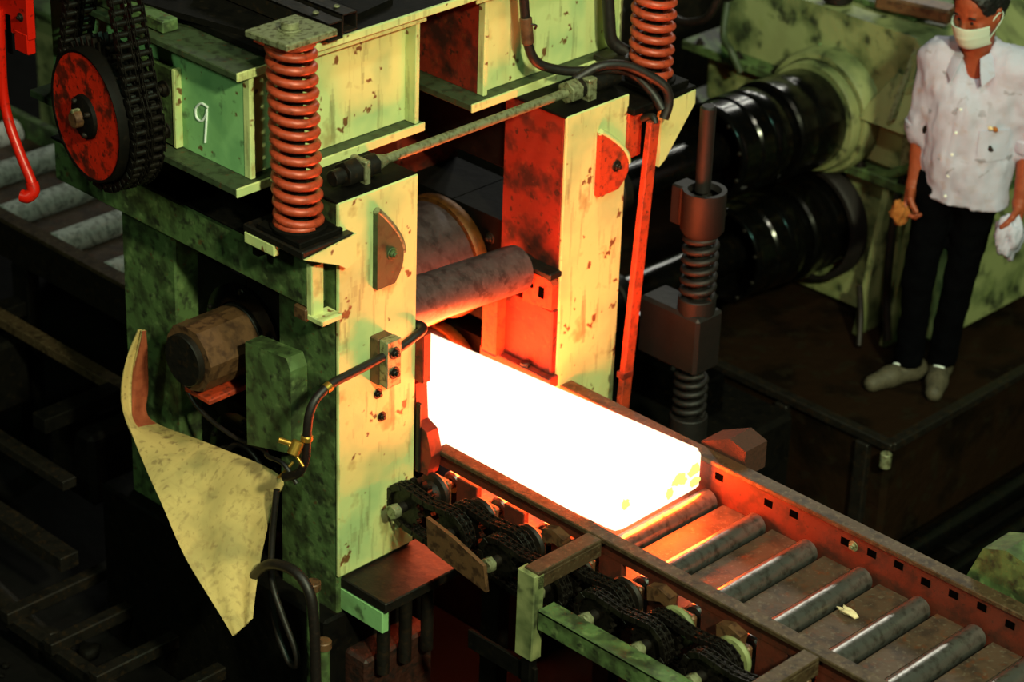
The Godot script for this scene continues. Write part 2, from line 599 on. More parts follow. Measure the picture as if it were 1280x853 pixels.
func materials() -> void:
	var grime := C(0.09, 0.095, 0.06)
	var rust := C(0.36, 0.17, 0.07)
	# painted steel
	mat("lit_cream_paint", painted(C(0.80, 0.83, 0.55), [[1, 0.006, 0.45, 0.85, C(0.64, 0.74, 0.50), 0.8], [2, 0.014, 0.68, 0.95, C(0.55, 0.46, 0.26), 0.55], [4, 0.05, 0.62, 0.95, C(0.40, 0.36, 0.22), 0.5, true], [3, 0.022, 0.80, 0.86, rust, 0.8]]), 0.9, 0.5, 0.0, 0.12)  # light green paint in the cream it takes on lamplit faces
	mat("green_paint", painted(C(0.54, 0.74, 0.48), [[11, 0.008, 0.5, 0.8, C(0.45, 0.65, 0.42), 0.8], [12, 0.02, 0.74, 0.95, grime, 0.45], [13, 0.03, 0.82, 0.88, rust, 0.7]]), 0.8, 0.5, 0.0, 0.08)
	mat("dirty_green", painted(C(0.31, 0.40, 0.22), [[21, 0.012, 0.40, 0.8, C(0.16, 0.19, 0.10), 0.85], [22, 0.03, 0.56, 0.85, grime, 0.75], [23, 0.02, 0.66, 0.9, C(0.46, 0.54, 0.33), 0.7], [24, 0.03, 0.80, 0.87, rust, 0.5]]), 0.7, 0.6, 0.0, 0.25)
	mat("pale_casting", painted(C(0.54, 0.56, 0.37), [[31, 0.01, 0.40, 0.85, C(0.25, 0.30, 0.17), 0.9], [32, 0.02, 0.64, 0.9, grime, 0.7], [33, 0.02, 0.62, 0.9, C(0.50, 0.53, 0.32), 0.7]]), 1.1, 0.6, 0.0, 0.2)
	mat("red_paint", painted(C(0.84, 0.15, 0.04), [[41, 0.012, 0.5, 0.78, C(0.14, 0.08, 0.04), 0.85], [42, 0.05, 0.66, 0.85, C(0.07, 0.05, 0.03), 0.7]]), 0.5, 0.45, 0.0, 0.1)
	mat("clean_red", painted(C(0.75, 0.09, 0.02), [[43, 0.03, 0.72, 0.85, C(0.2, 0.06, 0.03), 0.6]]), 0.5, 0.35, 0.0, 0.05)
	mat("spring_red", painted(C(0.70, 0.27, 0.16), [[45, 0.03, 0.55, 0.85, C(0.42, 0.15, 0.07), 0.7], [46, 0.05, 0.76, 0.86, C(0.1, 0.06, 0.04), 0.7]]), 0.4, 0.42, 0.1, 0.08)
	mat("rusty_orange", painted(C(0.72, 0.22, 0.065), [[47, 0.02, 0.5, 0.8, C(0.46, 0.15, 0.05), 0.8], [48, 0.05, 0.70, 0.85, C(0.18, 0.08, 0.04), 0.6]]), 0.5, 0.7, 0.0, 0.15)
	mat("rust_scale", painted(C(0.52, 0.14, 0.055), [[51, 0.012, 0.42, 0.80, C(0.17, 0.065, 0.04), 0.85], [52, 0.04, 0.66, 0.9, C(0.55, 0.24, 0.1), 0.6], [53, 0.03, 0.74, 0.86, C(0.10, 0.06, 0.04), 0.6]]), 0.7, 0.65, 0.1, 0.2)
	mat("rust_dark", painted(C(0.20, 0.09, 0.05), [[54, 0.02, 0.5, 0.8, C(0.09, 0.05, 0.035), 0.9], [55, 0.05, 0.68, 0.85, C(0.32, 0.15, 0.08), 0.6]]), 0.5, 0.6, 0.0, 0.5)
	mat("lug_green", painted(C(0.22, 0.27, 0.17), [[25, 0.02, 0.5, 0.85, C(0.13, 0.14, 0.08), 0.8], [26, 0.03, 0.75, 0.86, rust, 0.6]]), 0.5, 0.55, 0.0, 0.1)
	mat("flap_glow", painted(C(0.62, 0.30, 0.17), [[56, 0.02, 0.5, 0.8, C(0.5, 0.2, 0.1), 0.7]]), 0.4, 0.8)  # orange of the slab glow, painted onto the sheet flap
	# bare and oily steel
	mat("dark_steel", painted(C(0.12, 0.105, 0.085), [[61, 0.02, 0.5, 0.75, C(0.06, 0.052, 0.045), 0.8], [62, 0.04, 0.62, 0.78, C(0.24, 0.17, 0.1), 0.6]]), 0.6, 0.5, 0.4, 0.15)
	mat("grease", painted(C(0.055, 0.048, 0.038), [[63, 0.02, 0.5, 0.8, C(0.03, 0.027, 0.022), 0.8], [64, 0.03, 0.70, 0.9, C(0.13, 0.10, 0.065), 0.6]]), 0.6, 0.62, 0.0, 0.1)
	M.grease.metallic_specular = 0.2
	mat("oily_black", painted(C(0.05, 0.048, 0.045), [[65, 0.03, 0.5, 0.8, C(0.02, 0.02, 0.02), 0.8], [66, 0.02, 0.66, 0.8, C(0.14, 0.1, 0.05), 0.6]]), 0.5, 0.2, 0.5, 0.05)
	mat("chain_steel", painted(C(0.16, 0.14, 0.12), [[67, 0.04, 0.5, 0.75, C(0.06, 0.05, 0.045), 0.8]]), 0.3, 0.38, 0.7, 0.05)
	mat("roller_steel", painted(C(0.56, 0.55, 0.53), [[71, 0.02, 0.55, 0.9, C(0.30, 0.27, 0.24), 0.8], [72, 0.06, 0.55, 0.8, C(0.55, 0.54, 0.52), 0.5, true]]), 0.35, 0.29, 0.85, 0.05)
	mat("bright_roller", painted(C(0.88, 0.88, 0.86), [[73, 0.02, 0.5, 0.75, C(0.5, 0.5, 0.48), 0.8]]), 0.35, 0.45, 0.0, 0.1)
	mat("plate_steel", painted(C(0.34, 0.26, 0.20), [[75, 0.012, 0.45, 0.85, C(0.22, 0.17, 0.14), 0.8], [76, 0.02, 0.6, 0.9, C(0.42, 0.22, 0.12), 0.7], [77, 0.05, 0.68, 0.76, C(0.42, 0.38, 0.32), 0.6]]), 0.5, 0.55, 0.3, 0.12)
	mat("rail_rust", painted(C(0.34, 0.125, 0.06), [[86, 0.014, 0.45, 0.85, C(0.20, 0.085, 0.05), 0.8], [87, 0.04, 0.74, 0.9, C(0.14, 0.08, 0.05), 0.6]]), 0.5, 0.62, 0.1, 0.12)
	mat("rail_steel", painted(C(0.32, 0.25, 0.17), [[81, 0.02, 0.5, 0.8, C(0.20, 0.15, 0.1), 0.8], [82, 0.05, 0.6, 0.76, C(0.44, 0.38, 0.28), 0.6]]), 0.5, 0.5, 0.4, 0.1)
	mat("roll_steel", painted(C(0.36, 0.30, 0.30), [[83, 0.02, 0.5, 0.75, C(0.22, 0.17, 0.17), 0.8], [84, 0.06, 0.55, 0.8, C(0.44, 0.4, 0.4), 0.5]]), 0.5, 0.38, 0.35, 0.04)
	mat("bronze", painted(C(0.42, 0.26, 0.1), [[85, 0.03, 0.5, 0.75, C(0.26, 0.15, 0.06), 0.8]]), 0.4, 0.45, 0.5, 0.05)
	mat("brown_block", painted(C(0.40, 0.28, 0.18), [[87, 0.02, 0.5, 0.75, C(0.22, 0.14, 0.09), 0.8]]), 0.4, 0.5, 0.2, 0.1)
	mat("rubber", painted(C(0.085, 0.06, 0.048), [[88, 0.03, 0.55, 0.8, C(0.18, 0.12, 0.09), 0.7]]), 0.3, 0.5, 0.0, 0.05)
	mat("pale_metal", painted(C(0.55, 0.56, 0.42), [[89, 0.03, 0.5, 0.75, C(0.3, 0.28, 0.18), 0.8]]), 0.3, 0.45, 0.4, 0.08)
	mat("buff_sheet", painted(C(0.78, 0.67, 0.41), [[91, 0.008, 0.5, 0.8, C(0.54, 0.49, 0.30), 0.85], [92, 0.02, 0.72, 0.9, C(0.34, 0.24, 0.14), 0.7], [93, 0.06, 0.66, 0.76, C(0.46, 0.36, 0.22), 0.6]]), 0.8, 0.8, 0.0, 0.06)
	mat("dark_floor", painted(C(0.036, 0.030, 0.024), [[95, 0.01, 0.45, 0.7, C(0.02, 0.018, 0.015), 0.9], [96, 0.04, 0.70, 0.85, C(0.08, 0.07, 0.06), 0.7]]), 2.0, 0.8, 0.0, 0.8)
	M.dark_floor.metallic_specular = 0.25
	mat("dark_concrete", painted(C(0.12, 0.078, 0.045), [[97, 0.01, 0.45, 0.8, C(0.06, 0.042, 0.026), 0.9], [98, 0.03, 0.64, 0.8, C(0.12, 0.1, 0.07), 0.7]]), 1.4, 0.8, 0.0, 0.6)
	mat("wood_block", painted(C(0.27, 0.14, 0.085), [[99, 0.04, 0.5, 0.75, C(0.22, 0.12, 0.07), 0.8]]), 0.3, 0.8, 0.0, 0.15)
	M.dark_concrete.metallic_specular = 0.1
	plain("chalk", C(0.93, 0.95, 0.93), 0.9)
	plain("hole_black", C(0.02, 0.017, 0.015), 0.9)
	M.hole_black.metallic_specular = 0.0
	plain("brass", C(0.75, 0.58, 0.25), 0.35, 0.8)
	plain("paper", C(0.86, 0.78, 0.62), 0.9)


func shell() -> void:
	struct("floor", bx(V(-18, -1.95, -18), V(13, -1.75, 15), 0.001), M.dark_floor)
	var wall := mat("wall_plaster", painted(C(0.22, 0.22, 0.19), [[103, 0.02, 0.5, 0.8, C(0.14, 0.13, 0.11), 0.8]]), 3.0, 0.9)
	struct("wall_left", bx(V(-18.2, -1.95, -18), V(-18, 11.5, 15), 0.001), wall)
	struct("wall_right", bx(V(13, -1.95, -18), V(13.2, 11.5, 15), 0.001), wall)
	struct("wall_front", bx(V(-18.2, -1.95, 15), V(13.2, 11.5, 15.2), 0.001), wall)
	var back := struct("wall_back", bx(V(-18.2, -1.95, -18.2), V(13.2, 5.6, -18), 0.001), wall)
	part("upper_wall", bx(V(-18.2, 8.6, -18.2), V(13.2, 11.5, -18), 0.001), wall, back)
	struct("ceiling", bx(V(-18.2, 11.5, -18.2), V(13.2, 11.7, 15.2), 0.001), wall)

func bolt(at: Vector3, dir: Vector3, r: float, called: String, m: Material, parent: Node) -> void:
	var s := hexa(at, at + dir * r * 0.9, r)
	s.rod(at, at + dir * r * 0.25, r * 1.5, 16, 0.001)
	s.rod(at + dir * r * 0.9, at + dir * r * 1.5, r * 0.55, 12, 0.001)
	part(called, s, m, parent)

# half-moon lifting lug on the entry face of a post; the chord stands at z0 and the belly bulges to -z
func lug(z0: float, top: float, low: float, reach: float, m: Material, rim: Material, parent: Node) -> void:
	var poly := PackedVector2Array()
	poly.append(Vector2(z0, top))
	var arc := []
	for k in 13:
		var a := k / 12.0
		var y := lerpf(top, low, a)
		arc.append(Vector2(z0 - reach * pow(sin(PI * pow(a, 1.25) * 0.80 + 0.0), 0.75), y))
	for q in arc:
		if q != poly[-1]:
			poly.append(q)
	poly.append(Vector2(z0, low))
	var lg := part("lifting_lug", Shape.new().prism(poly, 0.022, face_x(0.022)), m, parent)
	var line := []
	for q in arc.slice(0, 9):
		line.append(V(0.012, q.y + 0.004, q.x - 0.004))
	part("weld_bead", hose(line, 0.012, 3, 8), rim, lg)
	bolt(V(0.022, lerpf(top, low, 0.60), z0 - reach * 0.55), V(1, 0, 0), 0.014, "lug_bolt", M.dark_steel if m == M.rusty_orange else M.dirty_green, lg)

func housings() -> void:
	# near housing
	var h := thing("mill_housing", "tall cream-faced steel mill housing nearest the viewer, with green sides and a grey half-moon lug", "machine frame", V(-0.55, -1.75, -0.17))
	part("front_post", bx(V(-0.29, -1.4, -0.333), V(-0.012, 0.392, -0.004), 0.006), M.dirty_green, h)
	part("face_plate", bx(V(-0.014, -0.955, -0.335), V(0, 0.395, 0.0), 0.005), M.lit_cream_paint, h, "front face of the post, lamplight put into its cream colour, stained with rust")
	part("rear_post", bx(V(-1.09, -1.4, -0.333), V(-0.806, 0.392, 0.0), 0.006), M.dirty_green, h)
	part("crown", bx(V(-0.81, 0.16, -0.32), V(-0.285, 0.39, -0.03), 0.006), M.grease, h)
	part("cap_plate", bx(V(-1.09, 0.388, -0.333), V(-0.004, 0.398, 0.0), 0.003), M.grease, h, "greasy black top of the housing")
	part("sill", bx(V(-1.2, -1.75, -0.40), V(0.0, -1.1, 0.06), 0.01), M.grease, h)
	var foot := part("foot_plate", bx(V(-0.02, -1.005, -0.38), V(0.205, -0.965, -0.02), 0.004), M.dark_steel, h)
	part("gusset", bx(V(-0.02, -1.09, -0.05), V(0.19, -1.006, -0.02), 0.004), M.green_paint, foot)
	part("foot_block", bx(V(-0.02, -1.75, -0.34), V(0.10, -1.25, -0.03), 0.01), M.rust_dark, h)
	for k in 3:
		part("anchor_stud", rod(V(0.13, -1.3, -0.08 - 0.1 * k), V(0.13, -1.0, -0.08 - 0.1 * k), 0.022, 16), M.dark_steel, foot)
	lug(-0.143, 0.328, 0.062, 0.112, M.lug_green, M.pale_metal, h)
	# side beam across both posts
	var sb := part("side_beam", bx(V(-1.34, 0.045, 0.0), V(-0.055, 0.203, 0.08), 0.006), M.dirty_green, h)
	part("beam_lip", bx(V(-1.34, 0.196, 0.004), V(-0.30, 0.206, 0.09), 0.003), M.grease, sb)
	var ang := part("end_angle", bx(V(-0.056, 0.02, 0.032), V(-0.03, 0.20, 0.082), 0.003), M.lit_cream_paint, h, "bright orange lit angle at the end of the side beam")
	part("angle_toe", bx(V(-0.05, 0.01, 0.0), V(0.02, 0.03, 0.085), 0.003), M.lit_cream_paint, ang)
	part("beam_stop", bx(V(-0.11, 0.0, 0.03), V(-0.05, 0.045, 0.09), 0.005), M.brown_block, sb)
	# keeper block on the side of the front post
	part("keeper_block", Shape.new().prism(p2([-0.37, -0.20, -0.17, -0.18, -0.15, -0.22, -0.15, -0.52, -0.37, -0.58]), 0.07, Transform3D(Basis(), V(0, 0, -0.002))), M.dirty_green, h)
	# bracket that carries the coil spring
	var br := part("spring_bracket", bx(V(-0.245, 0.272, -0.04), V(0.032, 0.298, 0.172), 0.004), M.dark_steel, h)
	part("bracket_web", Shape.new().prism(p2([0.168, 0.274, -0.042, 0.296, -0.042, 0.205, -0.004, 0.188, 0.03, 0.212]), 0.022, face_x(0.036)), M.lit_cream_paint, br)
	part("bracket_edge", bx(V(-0.24, 0.235, 0.15), V(-0.10, 0.273, 0.172), 0.003), M.lit_cream_paint, br)
	part("bracket_rib", bx(V(-0.23, 0.19, -0.002), V(-0.2, 0.273, 0.15), 0.003), M.grease, br)
	part("spring_pad", bx(V(-0.19, 0.298, -0.01), V(0.012, 0.318, 0.165), 0.003), M.grease, br)
	# clamp and studs on the cream face
	for q in [[-0.168, -0.325], [-0.185, -0.415]]:
		bolt(V(0, q[1], q[0]), V(1, 0, 0), 0.012, "face_stud", M.dark_steel, h)
	part("guide_cleat", bx(V(-0.05, -0.34, -0.37), V(0.035, -0.16, -0.333), 0.004), M.rust_scale, h)

	# far housing
	var g := thing("mill_housing", "cream-faced steel mill housing behind the glowing slab, with an orange half-moon lug", "machine frame", V(-0.55, -1.75, -1.16))
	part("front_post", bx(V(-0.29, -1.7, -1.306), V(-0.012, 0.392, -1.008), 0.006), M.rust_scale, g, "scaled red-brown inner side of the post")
	part("face_plate", bx(V(-0.014, -1.7, -1.31), V(0, 0.396, -1.006), 0.005), M.lit_cream_paint, g, "front face of the post, lamplight put into its cream colour")
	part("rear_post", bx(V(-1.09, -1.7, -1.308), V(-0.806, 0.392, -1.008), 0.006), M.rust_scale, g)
	part("crown", bx(V(-0.81, 0.1, -1.30), V(-0.285, 0.39, -1.03), 0.006), M.grease, g)
	part("cap_plate", bx(V(-1.09, 0.388, -1.308), V(-0.004, 0.399, -1.0), 0.003), M.grease, g, "greasy black top of the housing")
	part("sill", bx(V(-1.2, -1.75, -1.36), V(0.0, -1.2, -0.95), 0.01), M.grease, g)
	lug(-1.155, 0.30, 0.07, 0.145, M.rusty_orange, M.lit_cream_paint, g)
	var b2 := part("spring_bracket", bx(V(-0.245, 0.325, -1.62), V(0.032, 0.352, -1.30), 0.004), M.grease, g)
	part("bracket_web", Shape.new().prism(p2([-1.44, 0.33, -1.44, 0.10, -1.47, 0.12, -1.61, 0.29, -1.61, 0.34]), 0.022, face_x(0.036)), M.lit_cream_paint, b2)
	part("spring_pad", bx(V(-0.19, 0.352, -1.60), V(0.012, 0.372, -1.42), 0.003), M.grease, b2)
	part("web_plate", bx(V(-0.02, 0.16, -1.37), V(0.01, 0.33, -1.30), 0.003), M.rusty_orange, b2)
	# tie rod across the two housings
	var t := thing("tie_rod", "long scaled steel tie rod with nuts at both ends lying across the two housing tops", "tie rod", V(-0.08, 0.398, -0.65))
	var ty := 0.437
	part("rod", rod(V(-0.08, ty, -0.06), V(-0.08, ty, -1.31), 0.0155, 20), M.pale_metal, t)
	part("end_stub", rod(V(-0.08, ty, -0.045), V(-0.08, ty, -0.09), 0.026, 20), M.dark_steel, t)
	part("nut", hexa(V(-0.08, ty, -0.09), V(-0.08, ty, -0.145), 0.043), M.dark_steel, t)
	part("lock_plate", bx(V(-0.115, 0.395, -0.172), V(-0.04, 0.475, -0.150), 0.004), M.pale_metal, t)
	part("nut", hexa(V(-0.08, ty, -0.178), V(-0.08, ty, -0.222), 0.038), M.dark_steel, t)
	part("sleeve", Shape.new().rod(V(-0.08, ty, -0.222), V(-0.08, ty, -0.27), 0.028, 20, 0.004, 0.018), M.pale_metal, t)
	part("nut", hexa(V(-0.08, ty, -1.08), V(-0.08, ty, -1.13), 0.04), M.pale_metal, t)
	part("lock_plate", bx(V(-0.115, 0.395, -1.19), V(-0.04, 0.475, -1.15), 0.004), M.pale_metal, t)
	part("sleeve", rod(V(-0.08, ty, -1.13), V(-0.08, ty, -1.32), 0.033, 20), M.dark_steel, t)
	# coil springs
	coil_spring(V(-0.088, 0.318, 0.082), V(-0.113, 0.925, 0.086), true, "near coil spring, red, standing on the bracket beside the pale box girder")
	coil_spring(V(-0.088, 0.372, -1.51), V(-0.088, 1.0, -1.51), false, "far coil spring, red, behind the hoses on the far housing bracket")

func coil_spring(a: Vector3, b: Vector3, near: bool, label: String) -> void:
	var o := thing("coil_spring", label, "spring", a, "red balance springs")
	var pts := PackedVector3Array()
	var turns := 15.5
	var steps := int(turns * 20)
	for i in steps + 1:
		var f := float(i) / steps
		var fl := clampf((f * turns - 0.7) / (turns - 1.4), 0.0, 1.0)
		var y := 0.013 + (a.distance_to(b) - 0.026) * (fl * 0.95 + f * 0.05)
		var c := a.lerp(b, y / a.distance_to(b))
		var ang := f * turns * TAU
		var j := 1.0 + 0.012 * sin(f * 37.0)
		pts.append(c + V(cos(ang), 0, sin(ang)) * 0.0655 * j)
	part("coil", Shape.new().tube(pts, 0.0138, 10), M.spring_red, o)
	part("guide_rod", rod(a, b, 0.03, 16), M.dark_steel, o)
	part("seat_ring", Shape.new().lathe([Vector2(0.05, 0.0), Vector2(0.088, 0.0), Vector2(0.088, 0.008), Vector2(0.082, 0.012), Vector2(0.05, 0.012)], 28, Transform3D(Basis(), a)), M.grease, o)
	if near:
		var up := (b - a).normalized()
		var t := Transform3D(Basis(V(1, 0, 0).slide(up).normalized(), up, V(1, 0, 0).slide(up).normalized().cross(up)), b)
		var tp := part("top_plate", Shape.new().box(V(-0.092, 0.0, -0.10), V(0.098, 0.022, 0.098), 0.004, t), M.pale_metal, o)
		part("washer", Shape.new().rod(t * V(0, 0.022, 0), t * V(0, 0.026, 0), 0.038, 20), M.pale_metal, tp)
		part("bolt_head", Shape.new().hex(t * V(0, 0.026, 0), t * V(0, 0.048, 0), 0.031), M.pale_metal, tp)

# one box girder of the crosshead: plates with flanges and ribs
func girder(z0: float, z1: float, red_lit: bool, label: String) -> Node3D:
	var x1 := -0.285
	var paint: Material = M.green_paint
	var o := thing("box_girder", label, "girder", V(-0.7, 0.399, (z0 + z1) / 2.0))
	part("web", bx(V(-1.25, 0.425, z1 + 0.012), V(x1, 0.775, z0 - 0.012), 0.003), M.lit_cream_paint, o)
	part("end_plate", bx(V(-1.25, 0.425, z0 - 0.014), V(x1 + 0.002, 0.775, z0), 0.002), M.rust_scale if red_lit else paint, o)  # far end plate: rust colour stands in for red slab light
	part("bottom_flange", bx(V(-1.28, 0.40, z1 - 0.02), V(x1 + 0.055, 0.425, z0 + 0.08), 0.003), M.lug_green, o)
	part("top_flange", bx(V(-1.28, 0.775, z1 - 0.02), V(x1 + 0.055, 0.797, z0 + 0.07), 0.003), M.lug_green, o)
	part("corner_rib", bx(V(x1 - 0.002, 0.425, z0 - 0.018), V(x1 + 0.03, 0.775, z0 + 0.002), 0.003), M.lit_cream_paint, o)
	part("end_rib", bx(V(x1 - 0.002, 0.425, z1), V(x1 + 0.05, 0.775, z1 + 0.018), 0.003), M.lit_cream_paint, o)
	part("flange_edge", bx(V(x1 + 0.05, 0.397, z1 - 0.02), V(x1 + 0.058, 0.427, z0 + 0.08), 0.002), M.lit_cream_paint, o)
	part("flange_edge", bx(V(x1 + 0.05, 0.772, z1 - 0.02), V(x1 + 0.058, 0.80, z0 + 0.07), 0.002), M.lit_cream_paint, o)
	return o

func crossheads() -> void:
	var n := girder(0.125, -0.56, false, "pale green box girder with a chalked 9, on the near housing top")
	var p := part("bolted_plate", bx(V(-0.90, 0.43, 0.125), V(-0.585, 0.69, 0.15), 0.004), M.dirty_green, n)
	part("plate_edge", bx(V(-0.597, 0.428, 0.124), V(-0.581, 0.692, 0.153), 0.003), M.lit_cream_paint, p)
	for y in [0.615, 0.475]:
		bolt(V(-0.635, y, 0.15), V(0, 0, 1), 0.018, "bolt", M.dark_steel, p)
	bolt(V(-0.82, 0.55, 0.15), V(0, 0, 1), 0.018, "bolt", M.dark_steel, p)
	# the figure in chalk
	var q := func(u: float, w: float) -> Vector3: return V(-0.482 + u * 0.036, 0.545 + w * 0.06, 0.1262)
	part("chalk_nine", hose([q.call(0.75, 0.95), q.call(-0.1, 1.0), q.call(-0.85, 0.6), q.call(-0.8, 0.1), q.call(-0.15, 0.02), q.call(0.45, 0.45), q.call(0.62, 0.85), q.call(0.5, 0.1), q.call(0.35, -0.6), q.call(0.25, -1.1)], 0.0042, 5, 6), M.chalk, n, "figure 9 in white chalk")
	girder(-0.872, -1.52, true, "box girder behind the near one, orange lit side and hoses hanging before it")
	# greasy deck over the girders
	var d := thing("deck_plate", "greasy black deck plate lying over the two box girders", "deck plate", V(-0.9, 0.80, -0.6))
	part("plate", bx(V(-1.7, 0.80, -1.62), V(-0.205, 0.826, 0.055), 0.004), M.grease, d)
	part("bright_edge", bx(V(-0.207, 0.803, -1.62), V(-0.196, 0.828, 0.03), 0.002), M.lit_cream_paint, d)
	part("cover_plate", Shape.new().prism(p2([-0.95, 0.15, -0.36, 0.02, -0.24, -0.12, -0.30, -0.5, -0.9, -0.62]), -0.02, Transform3D(Basis(V(1, 0, 0), V(0, 0, 1), V(0, -1, 0)), V(0, 0.826, 0))), M.grease, d)
	part("raised_strip", bx(V(-1.4, 0.80, 0.10), V(-0.62, 0.84, 0.16), 0.004), M.dirty_green, d)
	for b in [V(-0.78, 0.846, -0.02), V(-0.62, 0.846, -0.4), V(-0.92, 0.846, -0.28)]:
		part("bolt_head", rod(b, b + V(0, 0.016, 0), 0.035, 20), M.grease, d)
	var boss := part("boss", Shape.new().lathe([Vector2(0.12, 0), Vector2(0.115, 0.1), Vector2(0.09, 0.12), Vector2(0.06, 0.12), Vector2(0.055, 0.03), Vector2(0, 0.03)], 28, Transform3D(Basis(), V(-0.78, 0.83, -0.75))), M.oily_black, d)
	boss.set_meta("label", "round black boss on the deck")
	part("scale_flake", bx(V(-0.34, 0.826, -0.05), V(-0.27, 0.842, 0.04), 0.004), M.rusty_orange, d)
	for k in 2:
		var z := -0.125 - 0.085 * k
		var tb := thing("square_tube", ["square steel tube lying on the deck beside the spring top", "square steel tube lying on the deck, farther from the spring top"][k], "steel tube", V(-0.4, 0.85, z), "square tubes on the deck")
		var s := Shape.new()
		var w := 0.03
		for e in [[0, w - 0.005, w, w], [0, -w, w, -w + 0.005], [1, w - 0.005, w, w], [1, -w, w, -w + 0.005]]:
			if e[0] == 0:
				s.box(V(-0.75, 0.876 + e[1], z - w), V(-0.15 - 0.03 * k, 0.876 + e[3], z + w), 0.001)
			else:
				s.box(V(-0.75, 0.876 - w, z + e[1]), V(-0.15 - 0.03 * k, 0.876 + w, z + e[3]), 0.001)
		part("tube_wall", s, M.dark_steel, tb)
		part("bolt", rod(V(-0.24, 0.906, z), V(-0.24, 0.913, z), 0.01, 12), M.pale_metal, tb)

# two halves that close round a roll neck
func chock_block(o: Node, y: float, z: float, depth: float) -> void:
	for s in [-1.0, 1.0]:
		var poly := p2([-0.5475 + 0.0025 * s, y + 0.205, -0.5475 + 0.2525 * s, y + 0.205, -0.5475 + 0.2525 * s, y - 0.21, -0.5475 + 0.0025 * s, y - 0.21])
		for k in 11:
			var a := -PI / 2.0 + PI * k / 10.0
			poly.append(Vector2(-0.5475 + 0.0025 * s + s * cos(a) * 0.127, y + sin(a) * 0.127))
		part("chock_half", Shape.new().prism(poly, depth, Transform3D(Basis(), V(0, 0, z))), M.grease, o)

